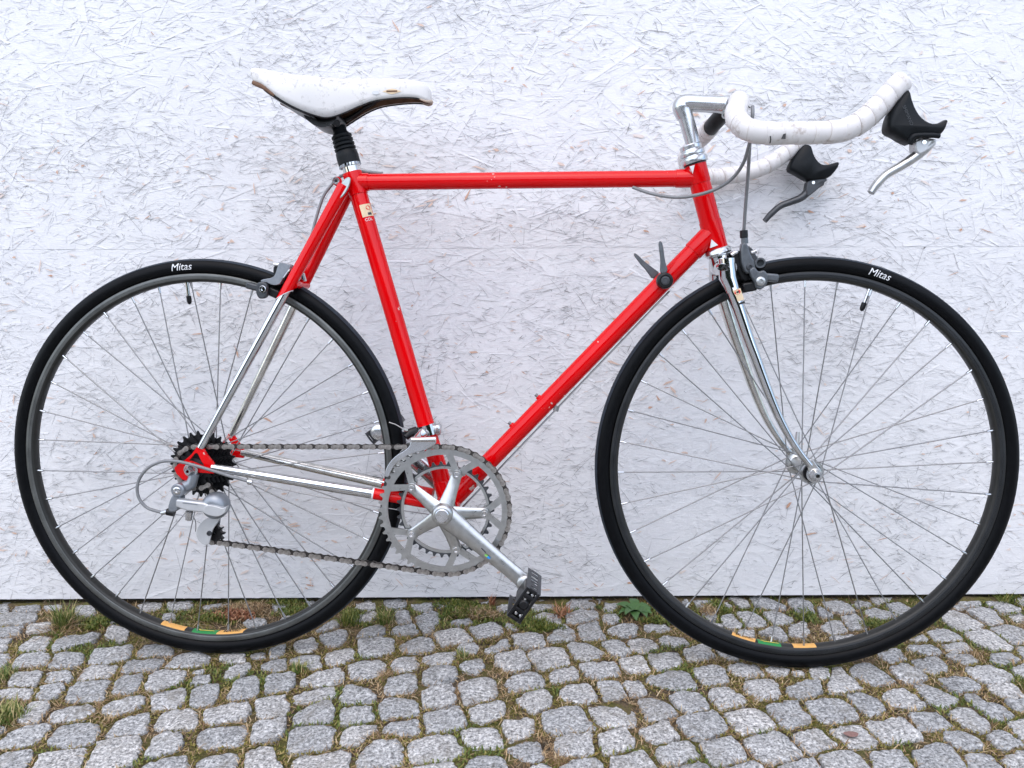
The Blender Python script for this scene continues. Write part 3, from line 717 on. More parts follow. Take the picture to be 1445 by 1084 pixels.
[(0.647,-0.315),(0.670,-0.311),(0.683,-0.331),(0.693,-0.363),(0.655,-0.380),(0.646,-0.364)],
[(0.707,-0.346),(0.730,-0.342),(0.730,-0.369),(0.752,-0.374),(0.753,-0.405),(0.718,-0.416),(0.711,-0.393)],
[(0.758,-0.327),(0.790,-0.314),(0.809,-0.314),(0.804,-0.347),(0.797,-0.356),(0.768,-0.355)],
[(0.763,-0.363),(0.796,-0.360),(0.807,-0.362),(0.781,-0.394),(0.762,-0.390)],
[(0.520,-0.421),(0.546,-0.418),(0.585,-0.405),(0.583,-0.433),(0.589,-0.458),(0.559,-0.465),(0.525,-0.466)],
[(0.598,-0.396),(0.642,-0.388),(0.645,-0.408),(0.646,-0.430),(0.604,-0.442),(0.593,-0.439)],
[(0.662,-0.390),(0.699,-0.375),(0.706,-0.389),(0.700,-0.434),(0.680,-0.443),(0.662,-0.430)],
[(0.619,-0.448),(0.645,-0.441),(0.658,-0.452),(0.662,-0.481),(0.621,-0.487),(0.617,-0.472)],
[(0.675,-0.459),(0.709,-0.438),(0.715,-0.452),(0.718,-0.476),(0.682,-0.489)],
[(0.731,-0.424),(0.762,-0.411),(0.773,-0.413),(0.739,-0.463),(0.724,-0.463)],
[(0.494,-0.491),(0.518,-0.481),(0.542,-0.485),(0.544,-0.498),(0.545,-0.526),(0.529,-0.556),(0.478,-0.555)],
[(0.551,-0.491),(0.607,-0.468),(0.617,-0.479),(0.613,-0.524),(0.596,-0.556),(0.543,-0.556)],
[(0.623,-0.492),(0.657,-0.491),(0.660,-0.524),(0.641,-0.557),(0.600,-0.556)],
[(0.666,-0.505),(0.703,-0.486),(0.725,-0.483),(0.687,-0.540),(0.672,-0.533)]]

def chaikin(P, it):
    P = np.array(P, float)
    for _ in range(it):
        Q = np.roll(P, -1, 0)
        P = np.stack([P * .89 + Q * .11, P * .11 + Q * .89], 1).reshape(-1, 2)
    return P

def resample(P, n):
    d = np.linalg.norm(np.roll(P, -1, 0) - P, axis=1); s = np.concatenate([[0], np.cumsum(d)])
    Q = np.vstack([P, P[:1]]); t = np.linspace(0, s[-1], n, endpoint=False)
    return np.stack([np.interp(t, s, Q[:, 0]), np.interp(t, s, Q[:, 1])], 1)

def tighten(polys, n=30, joint=.0082, most=.0020):
    """let every stone grow outwards until only a narrow joint is left to its neighbours"""
    PP = [resample(chaikin(p, 1), n) for p in polys]
    allp = np.concatenate(PP); own = np.repeat(np.arange(len(PP)), n)
    out = []
    for k, P in enumerate(PP):
        tn = np.roll(P, -1, 0) - np.roll(P, 1, 0); nr = np.stack([tn[:, 1], -tn[:, 0]], 1); nr /= np.linalg.norm(nr, axis=1)[:, None]
        if np.sum(P[:, 0] * np.roll(P[:, 1], -1) - np.roll(P[:, 0], -1) * P[:, 1]) < 0: nr = -nr
        oth = allp[(own != k) & (np.abs(allp - P.mean(0)).max(1) < .12)]
        d = np.sqrt(((P[:, None] - oth[None]) ** 2).sum(-1)).min(1) if len(oth) else np.full(n, .05)
        g = np.clip((d - joint) / 2, -.0015, most)
        g = (g + np.roll(g, 1) + np.roll(g, -1)) / 3
        Q = P + nr * g[:, None]
        Q[:, 1] = np.minimum(Q[:, 1], .013)
        out.append(Q)
    return out
STONES = tighten(STONES)

def stone_geo(poly, seed, n=30, grow=.0):
    """irregular worn sett: rough rim, slightly domed and pitted top"""
    P = resample(chaikin(poly, 2), n) if len(poly) < 12 else np.array(poly)
    n = len(P)
    c = P.mean(0)
    tn = np.roll(P, -1, 0) - np.roll(P, 1, 0); nr = np.stack([tn[:, 1], -tn[:, 0]], 1); nr /= np.linalg.norm(nr, axis=1)[:, None]
    if np.sum(P[:, 0] * np.roll(P[:, 1], -1) - np.roll(P[:, 0], -1) * P[:, 1]) < 0: nr = -nr
    rough = np.array([noise.noise((q[0] * 55, q[1] * 55, seed * .7)) for q in P])
    P = P + nr * (grow + .0019 * rough)[:, None]
    r_ = np.random.default_rng(seed)
    size = np.sqrt(np.abs(np.sum(P[:, 0] * np.roll(P[:, 1], -1) - np.roll(P[:, 0], -1) * P[:, 1])) / 2)
    P = P + r_.normal(0, 0.0011, P.shape)
    tilt = r_.normal(0, 0.022, 2); lift = r_.normal(-0.0008, 0.0012)
    rings = [(1.02, -0.022), (1.008, -0.0065), (0.988, -0.0011), (0.945, -0.0001), (0.74, 0.0), (0.42, 0.0004)]
    vs = []; fs = []
    for k, (s, z) in enumerate(rings):
        for q in P:
            x, y = c + (q - c) * s
            h = z
            if k >= 2:
                h += 0.0026 * noise.noise((x * 42, y * 42, seed * .37)) + 0.0018 * noise.noise((x * 110, y * 110, seed * .11))
            if k >= 1:
                h += lift + tilt @ (np.array([x, y]) - c)
            vs.append((x, y, min(h, 0.003)))
    vs.append((c[0], c[1], 0.0008 + lift))
    m = len(rings)
    for k in range(m - 1):
        for i in range(n):
            j = (i + 1) % n
            fs.append((k * n + i, k * n + j, (k + 1) * n + j, (k + 1) * n + i))
    for i in range(n):
        fs.append(((m - 1) * n + i, (m - 1) * n + (i + 1) % n, m * n))
    return vs, fs

for i, poly in enumerate(STONES):
    m = MB(); m.add(*stone_geo(poly, i + 1))
    o = m.build('cobblestone', 'granite', pavement, smooth=75)
# one sett shows a rusty brown patch
mk = MB()
ctr = (0.4866, -0.4535, 0)
mk.add([(ctr[0] + 0.0105 * math.cos(a) * (1 + .12 * math.sin(3 * a)), ctr[1] + 0.0068 * math.sin(a), 0.0024) for a in [k * math.pi / 8 for k in range(16)]], [tuple(range(16))])
M['rust'] = simple('rust_stain', (0.23, 0.13, 0.11), 0.85, var=0.3, vscale=200)
mk.build('rust_spot', 'rust', pavement)

# raster of what is covered by stones (for the outer setts and the moss)
RES = 0.0025
NX, NY = int((PX1 - PX0) / RES), int((PY1 - PY0) / RES)
mask = np.zeros((NY, NX), bool)
def raster(P):
    P = np.array(P)
    i0 = max(int((P[:, 0].min() - PX0) / RES) - 1, 0); i1 = min(int((P[:, 0].max() - PX0) / RES) + 2, NX)
    j0 = max(int((P[:, 1].min() - PY0) / RES) - 1, 0); j1 = min(int((P[:, 1].max() - PY0) / RES) + 2, NY)
    if i1 <= i0 or j1 <= j0: return None
    X, Y = np.meshgrid(PX0 + (np.arange(i0, i1) + .5) * RES, PY0 + (np.arange(j0, j1) + .5) * RES)
    ins = np.zeros(X.shape, bool)
    for k in range(len(P)):
        (x1, y1), (x2, y2) = P[k], P[(k + 1) % len(P)]
        if y1 == y2: continue
        c = ((y1 > Y) != (y2 > Y)) & (X < (x2 - x1) * (Y - y1) / (y2 - y1) + x1)
        ins ^= c
    return (slice(j0, j1), slice(i0, i1)), ins
for poly in STONES:
    r = raster(poly)
    if r: mask[r[0]] |= r[1]
# area already laid out: convex trapezoid seen in the photograph
seen_r = raster([(-0.69, -0.535), (0.69, -0.535), (1.06, 0.02), (-1.06, 0.02)])
seen = np.zeros_like(mask); seen[seen_r[0]] = seen_r[1]
outer = MB(); sd = 5000
S = 0.072
for jj in range(int((0.01 - PY0) / S) + 1):
    xoff = random.uniform(0, S)
    for ii in range(int((PX1 - PX0) / S) + 1):
        cx = PX0 + ii * S + xoff; cy = 0.0 - S * (jj + .5) + 0.02 * math.sin(cx * 2.2)
        hw, hh = S * random.uniform(.39, .46), S * random.uniform(.39, .46)
        quad = [(cx + sx * hw + random.uniform(-.005, .005), cy + sy * hh + random.uniform(-.005, .005)) for sx, sy in ((-1, -1), (1, -1), (1, 1), (-1, 1))]
        if max(q[1] for q in quad) > 0.012: continue
        r = raster(quad)
        if r is None or not r[1].any(): continue
        if (r[1] & (mask[r[0]] | seen[r[0]])).mean() > 0.02: continue
        mask[r[0]] |= r[1]
        sd += 1
        outer.add(*stone_geo(quad, sd, 14))
oo = outer.build('cobblestone_field', 'granite', pavement, smooth=75)
tag(oo, kind='stuff')

# ---------------------------------------------------------------- moss, dry grass and litter in the joints
def blades(P, length, width, lean, z0=-0.006, curl=0.3):
    """little two-piece blades at the points P; returns verts, faces"""
    n = len(P)
    az = rng.uniform(0, 2 * np.pi, n); ln = rng.uniform(*length, n); wd = rng.uniform(*width, n); le = rng.uniform(*lean, n)
    d = np.stack([np.cos(az) * np.sin(le), np.sin(az) * np.sin(le), np.cos(le)], 1)
    le2 = np.minimum(le + curl, 1.75)
    d2 = np.stack([np.cos(az) * np.sin(le2), np.sin(az) * np.sin(le2), np.cos(le2)], 1)
    tw = az + np.pi / 2 + rng.normal(0, .4, n)
    s = np.stack([np.cos(tw), np.sin(tw), np.zeros(n)], 1)
    base = np.concatenate([P[:, :2], (P[:, 2:3] if P.shape[1] > 2 else np.full((n, 1), z0))], 1)
    mid = base + d * (ln * .55)[:, None]; tip = mid + d2 * (ln * .45)[:, None]
    V = np.stack([base - s * wd[:, None] * .5, base + s * wd[:, None] * .5, mid + s * wd[:, None] * .42, mid - s * wd[:, None] * .42, tip], 1).reshape(-1, 3)
    i = np.arange(n) * 5
    F = [(a, a + 1, a + 2, a + 3) for a in i] + [(a + 3, a + 2, a + 4) for a in i]
    return V, F

def mesh_np(name, V, F, mat, parent=None):
    me = bpy.data.meshes.new(name)
    me.from_pydata(V.tolist() if hasattr(V, 'tolist') else V, [], F)
    me.materials.append(M[mat]); me.update()
    return link(bpy.data.objects.new(name, me), parent)

def fbm(x, y, s, seed):
    return np.array([noise.noise((a * s, b * s, seed)) + .5 * noise.noise((a * s * 2.3, b * s * 2.3, seed + 9)) for a, b in zip(x, y)])

def joint_points(n):
    x = rng.uniform(PX0 + .2, PX1 - .2, n); y = rng.uniform(-1.0, 0.012, n)
    ok = ~mask[((y - PY0) / RES).astype(int), ((x - PX0) / RES).astype(int)]
    return np.stack([x[ok], y[ok]], 1)

J = joint_points(520000)
a = fbm(J[:, 0], J[:, 1], 7, 2.0); b = fbm(J[:, 0], J[:, 1], 9, 31.0)
u = rng.uniform(0, 1, len(J))
wallside = J[:, 1] > -0.11
moss_sel = (b > 0.30) & (u < .7) | (wallside & (a > .02) & (u < .5))
olive_sel = (~moss_sel) & (a > -0.16) & (u < .62)
straw_sel = (~moss_sel) & (rng.uniform(0, 1, len(J)) < np.clip(.34 - .5 * b, .08, .7))
# patches lying over the stones as well: world centre, radii, kind, count
PATCH = []
def patch(c, rx, ry, kind, n):
    PATCH.append((c, rx, ry, kind, n))
for q in ((((-0.5304, -0.055, 0)), .055, .03, 'rust', 900), (((-0.5106, -0.0239, 0)), .05, .03, 'straw', 1000), (((-0.5669, -0.0668, 0)), .04, .022, 'moss', 700), (((-0.415, -0.0378, 0)), .05, .03, 'moss', 1100), (((-0.4511, 0.0014, 0)), .05, .02, 'moss', 600),
          (((-0.0872, -0.0419, 0)), .06, .045, 'moss', 1900), (((-0.0633, -0.0546, 0)), .06, .03, 'straw', 900), (((-0.1102, -0.0095, 0)), .05, .02, 'moss', 600), (((0.0356, -0.0979, 0)), .04, .03, 'moss', 700), (((0.0707, -0.1128, 0)), .04, .018, 'moss', 600),
          (((-0.7791, -0.0821, 0)), .04, .03, 'moss', 1100), (((-0.872, -0.1828, 0)), .035, .03, 'olive', 500), (((-0.3046, -0.0578, 0)), .025, .03, 'moss', 600), (((0.4069, -0.029, 0)), .03, .03, 'moss', 500), (((0.5709, -0.0747, 0)), .025, .04, 'moss', 500),
          (((0.3881, -0.0478, 0)), .02, .03, 'straw', 300), (((0.2841, -0.0862, 0)), .05, .015, 'moss', 500), (((-0.0042, -0.2422, 0)), .02, .04, 'straw', 500), (((0.0243, -0.31, 0)), .025, .035, 'straw', 500), (((0.665, -0.2731, 0)), .03, .02, 'straw', 350),
          (((0.6785, -0.1057, 0)), .03, .02, 'moss', 400), (((1.0031, 0.0064, 0)), .035, .012, 'moss', 700), (((0.069, -0.493, 0)), .03, .03, 'straw', 400), (((-0.2086, -0.2745, 0)), .02, .02, 'straw', 300), (((0.739, -0.3073, 0)), .02, .03, 'straw', 350),
          (((0.331, -0.144, 0)), .04, .012, 'straw', 300), (((-0.7992, -0.1576, 0)), .03, .02, 'straw', 300), (((-0.4243, -0.3261, 0)), .025, .03, 'olive', 300)):
    patch(*q)
pp = {'moss': [], 'olive': [], 'straw': [], 'rust': []}
for c, rx, ry, kind, n in PATCH:
    t = rng.uniform(0, 2 * np.pi, n); rr = rng.uniform(0, 1, n) ** .62
    rr = rr * (0.75 + .3 * np.sin(3 * t + c[0] * 40) * .5 + .2 * np.sin(7 * t))
    P = np.stack([c[0] + rx * rr * np.cos(t), np.minimum(c[1] + ry * rr * np.sin(t), .012), rng.uniform(-.004, .003, n)], 1)
    if c[1] < -.14:      # out in the paving the growth keeps to the joints
        P = P[~mask[((P[:, 1] - PY0) / RES).astype(int), ((P[:, 0] - PX0) / RES).astype(int)]]
        P[:, 2] = -.005
    pp[kind].append(P)
def joined(sel, kind):
    A = np.concatenate([J[sel], np.full((sel.sum(), 1), -.0035)], 1)
    return np.concatenate([A] + pp[kind]) if pp[kind] else A
PM, PO, PS = joined(moss_sel, 'moss'), joined(olive_sel, 'olive'), joined(straw_sel, 'straw')
PR = np.concatenate(pp['rust'])
V, F = blades(PM, (.003, .0095), (.0012, .003), (.2, 1.3))
tag(mesh_np('moss', V, F, 'moss'), 'green moss growing in the joints between the granite setts', 'moss', kind='stuff')
V, F = blades(PO, (.002, .0055), (.0012, .0030), (.2, 1.4))
tag(mesh_np('moss', V, F, 'olive'), 'flat olive yellow moss filling the joints of the setts', 'moss', kind='stuff')
V, F = blades(PS, (.005, .016), (.0006, .0018), (.7, 1.5))
tag(mesh_np('dry_grass', V, F, 'straw'), 'dry straw coloured grass litter lying in the joints', 'dry grass', kind='stuff')
V, F = blades(PR, (.004, .009), (.002, .004), (.3, 1.4))
tag(mesh_np('dead_leaves', V, F, 'rust_leaf'), 'brown dead leaf litter behind the rear wheel at the wall', 'leaf litter', kind='stuff')

# ---------------------------------------------------------------- earth and litter swept up against the board
def berm():
    vs = []; fs = []; n = 420
    for i in range(n + 1):
        x = -1.9 + 3.8 * i / n
        h = max(-.003, .0008 + .009 * noise.noise((x * 9, 0, 2)) + .004 * noise.noise((x * 40, 0, 5)))
        wv = .010 + .010 * noise.noise((x * 7, 3, 1)) + .005 * noise.noise((x * 31, 3, 7))
        for t, z in ((-1.0, -.010), (-.55, h * .55 - .004), (0.0, h - .0015), (.8, h - .001), (1.6, h - .003)):
            vs.append((x + .002 * noise.noise((x * 60, t, 4)), -.003 + wv * t, z))
    for i in range(n):
        for k in range(4):
            a = i * 5 + k; fs.append((a, a + 1, a + 6, a + 5))
    m = MB(); m.add(vs, fs); o = m.build('swept_earth', 'soil', pavement, smooth=80)
    tag(o, kind='stuff')
berm()

# ---------------------------------------------------------------- single plants
def tuft(c, n, h, spread, mat, label, name='grass_tuft', cat='grass tuft', lean=(.1, .9), wid=(.0012, .0026), group=None):
    t = rng.uniform(0, 2 * np.pi, n); rr = rng.uniform(0, 1, n) ** .7 * spread
    P = np.stack([rr * np.cos(t), rr * np.sin(t), np.full(n, -.006)], 1)
    V, F = blades(P, (h * .45, h), wid, lean, curl=.45)
    o = mesh_np(name, V, F, mat)
    o.location = (c[0], min(c[1], -.012), 0)
    return tag(o, label, cat, group)
tuft((-0.8357, -0.0931, 0), 130, .062, .016, 'grass', 'tall green and straw grass tuft by the wall left of the rear tyre')
tuft((-0.8338, -0.1104, 0), 190, .058, .026, 'straw', 'matted dry straw around the base of the tall grass tuft', 'dry_grass_clump', 'dry grass', (.8, 1.5), (.0007, .0014))
tuft((-0.2343, -0.0888, 0), 90, .042, .012, 'grass', 'small spiky grass tuft between setts beside the chainring')
tuft((-0.2307, -0.0947, 0), 60, .034, .016, 'straw', 'dry blades fringing the spiky tuft near the rear tyre', 'dry_grass_clump', 'dry grass', (.8, 1.5), (.0007, .0014))
tuft((-0.2998, -0.082, 0), 110, .034, .020, 'moss', 'low dark green grass clump touching the rear tyre')
tuft((-0.7534, -0.3946, 0), 260, .034, .030, 'grass', 'dense bright green grass cushion growing over the setts')
tuft((-0.8325, -0.2787, 0), 120, .032, .022, 'grass', 'yellowish grass cushion up against pale setts')
tuft((0.1019, -0.0628, 0), 70, .040, .012, 'rust_leaf', 'rust red withered sprig below the wall behind the pedal', 'withered_sprig', 'dead plant', (.2, 1.2), (.0012, .003))
tuft((-0.0354, -0.0104, 0), 26, .032, .006, 'rust_leaf', 'short brown dead stalk at the wall foot', 'withered_sprig', 'dead plant', (.05, .5), (.002, .004))
tuft((0.0557, -0.0923, 0), 50, .03, .012, 'moss', 'small fresh green grass clump under the pedal')
tuft((-0.0824, -0.2171, 0), 46, .026, .010, 'grass', 'tiny yellow grass clump between two setts under the crank')
tuft((-0.3486, -0.257, 0), 70, .026, .016, 'grass', 'pale straw tuft in a sett joint in front of the rear tyre')
tuft((0.802, -0.2274, 0), 70, .034, .014, 'straw', 'dry straw tuft standing between setts beyond the front tyre', 'dry_grass_clump', 'dry grass', (.3, 1.4), (.0007, .0016))
tuft((0.9967, -0.0036, 0), 90, .034, .022, 'moss', 'leafy green clump at the wall beyond the front wheel')

def leaf_shape(L, Wd, droop, fold, nseg=6):
    """broad oval leaf with a folded midrib and a wavy edge, from the origin along +x"""
    vs = []; fs = []
    for i in range(nseg + 1):
        t = i / nseg
        w = Wd * (math.sin(math.pi * min(1, t ** .8)) ** .75 if 0 < t < 1 else 0.02) * (1 + .08 * math.sin(i * 2.4))
        x = L * t; z = .012 * math.sin(t * 2.2) - droop * t * t
        vs += [(x, -w, z + fold * w), (x, 0, z), (x, w, z + fold * w)]
    for i in range(nseg):
        a = i * 3
        fs += [(a, a + 3, a + 4, a + 1), (a + 1, a + 4, a + 5, a + 2)]
    return vs, fs
weed = link(bpy.data.objects.new('rosette_weed', None))
wc = (0.2454, -0.0523, 0)
weed.location = (wc[0], wc[1], 0.0)
tag(weed, 'green rosette weed with broad leaves between wall and front tyre', 'weed')
for k in range(11):
    L = .045 if k % 2 else .036
    vs, fs = leaf_shape(L * random.uniform(.85, 1.1), .0105 * random.uniform(.85, 1.15), .012 * random.uniform(.3, 1.2), .25)
    m = MB(); m.add(vs, fs)
    lf = m.build('leaf', 'weed', weed, smooth=80)
    lf.rotation_euler = (random.uniform(-.25, .25), -random.uniform(-.05, .16), k * 2 * math.pi / 11 * 1.0 + random.uniform(-.15, .15))
m = MB(); m.tube([(0, 0, -.01), (0, 0, .004)], [.005, .003], 8)
m.build('stem', 'weed', weed)

# ---------------------------------------------------------------- wall of painted strand board
wall = link(bpy.data.objects.new('board_wall', None))
tag(wall, 'white painted strand board wall with worn flakes behind the bicycle', 'wall')
ZB, ZS, ZT = 0.0102, 0.6968, 2.44
def strand_field(n, x0, x1, z0, z1, ysurf, Lr, Wr, dep, seed, ang_sd=.55, mixu=.18, zdens=None):
    r = np.random.default_rng(seed)
    cx = r.uniform(x0, x1, n); cz = r.uniform(z0, z1, n)
    th = np.where(r.uniform(0, 1, n) < mixu, r.uniform(-np.pi / 2, np.pi / 2, n), r.normal(0.0, ang_sd, n))
    L = np.exp(r.uniform(np.log(Lr[0]), np.log(Lr[1]), n)); Wd = np.exp(r.uniform(np.log(Wr[0]), np.log(Wr[1]), n))
    e1 = r.uniform(-.35, .35, n) * np.minimum(Wd * 2, L * .5); e2 = r.uniform(-.35, .35, n) * np.minimum(Wd * 2, L * .5)
    uu = np.stack([-L / 2 + e1, -L / 2 - e1 * .2, -L / 2 - e1, L / 2 + e2, L / 2 + e2 * .3, L / 2 - e2], 1)
    vv = np.stack([-Wd / 2, Wd * r.uniform(-.2, .2, n), Wd / 2, Wd / 2 * r.uniform(.7, 1, n), Wd * r.uniform(-.2, .2, n), -Wd / 2], 1)
    ty = r.normal(0, dep[1], n)[:, None] * vv + r.normal(0, dep[1] * .12, n)[:, None] * uu
    ty *= np.minimum(1, .0008 / np.maximum(np.abs(ty).max(1), 1e-6))[:, None]
    y = ysurf - r.uniform(0.0001, dep[0], n)[:, None] + ty
    c, s = np.cos(th)[:, None], np.sin(th)[:, None]
    X = cx[:, None] + uu * c - vv * s; Z = cz[:, None] + uu * s + vv * c
    Z = np.clip(Z, z0, z1)
    V = np.stack([X, y, Z], -1).reshape(-1, 3)
    F = [tuple(range(i * 6, i * 6 + 6)) for i in range(n)]
    return V, F

def lens_field(n, x0, x1, z0, z1, yf, Lr, Wr, seed, ang_sd=.5, mixu=.12, dens=None, jag=.3):
    """thin pointed slivers lying on the face"""
    r = np.random.default_rng(seed)
    cx = r.uniform(x0, x1, n * 3); cz = r.uniform(z0 + .01, z1 - .01, n * 3)
    if dens is not None:
        k = dens(cx, cz) > r.uniform(0, 1, n * 3); cx, cz = cx[k][:n], cz[k][:n]
    else:
        cx, cz = cx[:n], cz[:n]
    n = len(cx)
    th = np.where(r.uniform(0, 1, n) < mixu, r.uniform(-np.pi / 2, np.pi / 2, n), r.normal(0, ang_sd, n))
    L = np.exp(r.uniform(np.log(Lr[0]), np.log(Lr[1]), n)); Wd = np.exp(r.uniform(np.log(Wr[0]), np.log(Wr[1]), n))
    t = np.array([-.5, -.2, .22, .5, .18, -.24]); w = np.array([0, .5, .5, 0, -.5, -.5])
    uu = L[:, None] * (t + r.uniform(-.07, .07, (n, 6)) * min(jag * 2, 1))
    vv = Wd[:, None] * (w * (1 + r.uniform(-jag, jag, (n, 6)))) + (L * r.normal(0, .035, n))[:, None] * (t ** 2 * 4 - .3)
    c, s = np.cos(th)[:, None], np.sin(th)[:, None]
    X = cx[:, None] + uu * c - vv * s; Z = np.clip(cz[:, None] + uu * s + vv * c, z0, z1)
    Y = np.full_like(X, yf) - r.uniform(0, .0004, n)[:, None]
    F = []
    for i in range(n):
        a = i * 6
        F += [(a, a + 1, a + 5), (a + 1, a + 2, a + 4, a + 5), (a + 2, a + 3, a + 4)]
    return np.stack([X, Y, Z], -1).reshape(-1, 3), F

def wood_density(x, z):
    d = np.array([noise.noise((a * 3.1, 0, b * 3.1)) + .6 * noise.noise((a * 9, 3, b * 9)) for a, b in zip(x, z)])
    return np.clip(.30 + 1.0 * d, .03, 1) * np.clip(1.25 - .75 * z, .3, 1)
def crack_density(x, z):
    d = np.array([noise.noise((a * 4.1, 7, b * 4.1)) + .6 * noise.noise((a * 11, 5, b * 11)) for a, b in zip(x, z)])
    return np.clip(.45 + .9 * d, .08, 1)

for k, (z0, z1, yb, zt) in enumerate(((ZB, ZS, 0.0, ZS), (ZS + .0002, ZT, -0.0004, 1.62))):
    m = MB()
    m.add([(x, y, z) for x in (-3.2, 3.2) for y in (yb, yb + .018) for z in (z0, z1)], [(0, 1, 3, 2), (4, 6, 7, 5), (0, 4, 5, 1), (2, 3, 7, 6), (0, 2, 6, 4), (1, 5, 7, 3)])
    pn = m.build('board_panel', 'wall', wall, smooth=0)
    pn['label'] = ('lower painted strand board panel reaching down to the setts', 'upper painted strand board panel above the level joint')[k]
    area = 3.5 * (zt - z0)
    V1, F1 = strand_field(int(3200 * area), -1.75, 1.75, z0, zt, yb, (.022, .13), (.004, .022), (.0008, .028), 100 + k)
    V2, F2 = strand_field(int(4200 * area), -1.75, 1.75, z0, zt, yb - .0005, (.010, .07), (.0010, .005), (.0006, .075), 140 + k)
    off = len(V1)
    tag(mesh_np('painted_strands', np.concatenate([V1, V2]), F1 + [tuple(i + off for i in f) for f in F2], 'wall', pn), kind='stuff')
    V, F = lens_field(int(5200 * area), -1.75, 1.75, z0, zt, yb - .0023, (.004, .026), (.00035, .0009), 200 + k, dens=crack_density)
    Vb, Fb = lens_field(int(900 * area), -1.75, 1.75, z0, zt, yb - .0023, (.025, .085), (.00035, .0006), 230 + k, dens=crack_density)
    F = F + [tuple(i + len(V) for i in f) for f in Fb]; V = np.concatenate([V, Vb])
    tag(mesh_np('cracks', V, F, 'crevice', pn), kind='stuff')
    V, F = lens_field(int(600 * area), -1.75, 1.75, z0, zt, yb - .0028, (.005, .030), (.0008, .0038), 260 + k, ang_sd=.5, dens=wood_density, jag=.9)
    tag(mesh_np('bare_flakes', V, F, 'bare_wood', pn), kind='stuff')
m = MB(); m.box((0, .075, .06), (6.4, .09, .2)); m.build('sill_beam', 'dark_wood', wall)  # unseen block added behind the boards, keeps sky light out of the gap

# ---------------------------------------------------------------- unseen hedging added behind the camera, something dark for the chrome to mirror
def hedge_mesh():
    nx, nz = 90, 26; vs = []; fs = []
    for j in range(nz + 1):
        for i in range(nx + 1):
            x = -13 + 26 * i / nx; t = j / nz
            z = 2.7 * min(1, t * 1.25); y = -11.2 - max(0, t - .8) * 7
            d = .35 * noise.noise((x * 1.1, z * 1.3, 1)) + .16 * noise.noise((x * 3.4, z * 3.4, 4))
            vs.append((x, y + d, z + (.35 * noise.noise((x * .9, 0, 8)) if j > nz * .7 else 0)))
    for j in range(nz):
        for i in range(nx):
            a = j * (nx + 1) + i; fs.append((a, a + 1, a + nx + 2, a + nx + 1))
    m = MB(); m.add(vs, fs); return m
added_hedge = link(bpy.data.objects.new('hedge', None)); added_hedge.location = (0, 0, 0)
tag(added_hedge, 'tall dark green hedge across the lane, facing the white wall', 'hedge')
M['hedge_core'] = simple('dark_hedge_core', (0.018, 0.028, 0.010), 0.9, var=0.5, vscale=5)
hedge_mesh().build('hedge_core', 'hedge_core', added_hedge, smooth=80)
M['hedge_leaf'] = leaf_mat('hedge_leaf', [(0.0, (0.020, 0.030, 0.012)), (1.0, (0.055, 0.072, 0.030))])
nH = 9000
hx = rng.uniform(-13, 13, nH); hz = rng.uniform(.02, 2.8, nH); hy = np.array([-11.15 + .35 * noise.noise((a * 1.1, c * 1.3, 1)) + .16 * noise.noise((a * 3.4, c * 3.4, 4)) for a, c in zip(hx, hz)])
V, F = blades(np.stack([hx, hy, hz], 1), (.10, .22), (.06, .12), (.2, 1.5))
tag(mesh_np('leaves', V, F, 'hedge_leaf', added_hedge), kind='stuff')

# ================================================================ BICYCLE
RW = 0.3385                                   # wheel radius over the tyre
def mat4(a):
    r, c = a
    return Matrix((( *r[0], c[0]), (*r[1], c[1]), (*r[2], c[2]), (0, 0, 0, 1)))
MBW = mat4((((0.9982,0.0594,0.0022),(-0.0594,0.9975,0.0369),(0,-0.037,0.9993)),(-0.5061, -0.1879, 0.3383)))      # frame of the rear hub: x forward, y towards the wall, z up
MFW = mat4((((0.999,0.0448,0.0024),(-0.0449,0.9981,0.0416),(-0.0006,-0.0417,0.9991)),(0.4799, -0.2466, 0.3383)))      # the same for the steered front hub
bike = link(bpy.data.objects.new('bicycle', None))
bike.matrix_world = MBW @ Matrix.Translation((0, 0, -RW))
tag(bike, 'red steel racing bicycle with white saddle leaning on the white wall', 'bicycle')
BI = bike.matrix_world.inverted()
LOC_B = BI @ MBW
LOC_F = BI @ MFW

def part(name, mb, mat, fr='B', label=None, **kw):
    o = mb.build(name, mat, bike, **kw)
    o.matrix_local = LOC_B if fr == 'B' else LOC_F
    if label: o['label'] = label
    return o
def sub(name, mb, mat, par, **kw):
    return mb.build(name, mat, par, **kw)

V3 = Vector
BBX, BBZ = 0.4068, -0.0672

# ---------------------------------------------------------------- frame
HT = V3((0.7999, 0, 0.485)); HB = V3((0.8388, 0, 0.3501)); HD = (HB - HT).normalized()
ST = V3((0.2566, 0, 0.474)); BBc = V3((BBX, 0, BBZ)); SD = (BBc - ST).normalized()
TT0 = V3((0.2573, 0, 0.4592)); TT1 = V3((0.8049, 0, 0.4603))
DT1 = V3((0.8281, 0, 0.3755))
frame = link(bpy.data.objects.new('frame', None), bike); frame.matrix_local = LOC_B
frame['label'] = 'red lugged steel frame with chromed stay ends'
def sleeve(mb, a, d, L, r):
    """lug socket with a thin rolled edge"""
    d = V3(d).normalized()
    mb.lathe(a, V3(a) + d, [(0, r), (L - .0015, r), (L, r - .0003), (L + .0002, r - .0014)], 28)
m = MB(); m.lathe((BBX, -.034, BBZ), (BBX, .034, BBZ), [(0, .0165), (0, .0195), (.004, .0203), (.064, .0203), (.068, .0195), (.068, .0165)], 32)
sleeve(m, BBc, ST - BBc, .040, .0157); sleeve(m, BBc, DT1 - BBc, .046, .0160); sub('bottom_bracket_shell', m, 'red', frame)
m = MB(); sleeve(m, ST, SD, .036, .0157); sleeve(m, TT0, TT1 - TT0, .026, .0142); sub('seat_lug', m, 'red', frame)
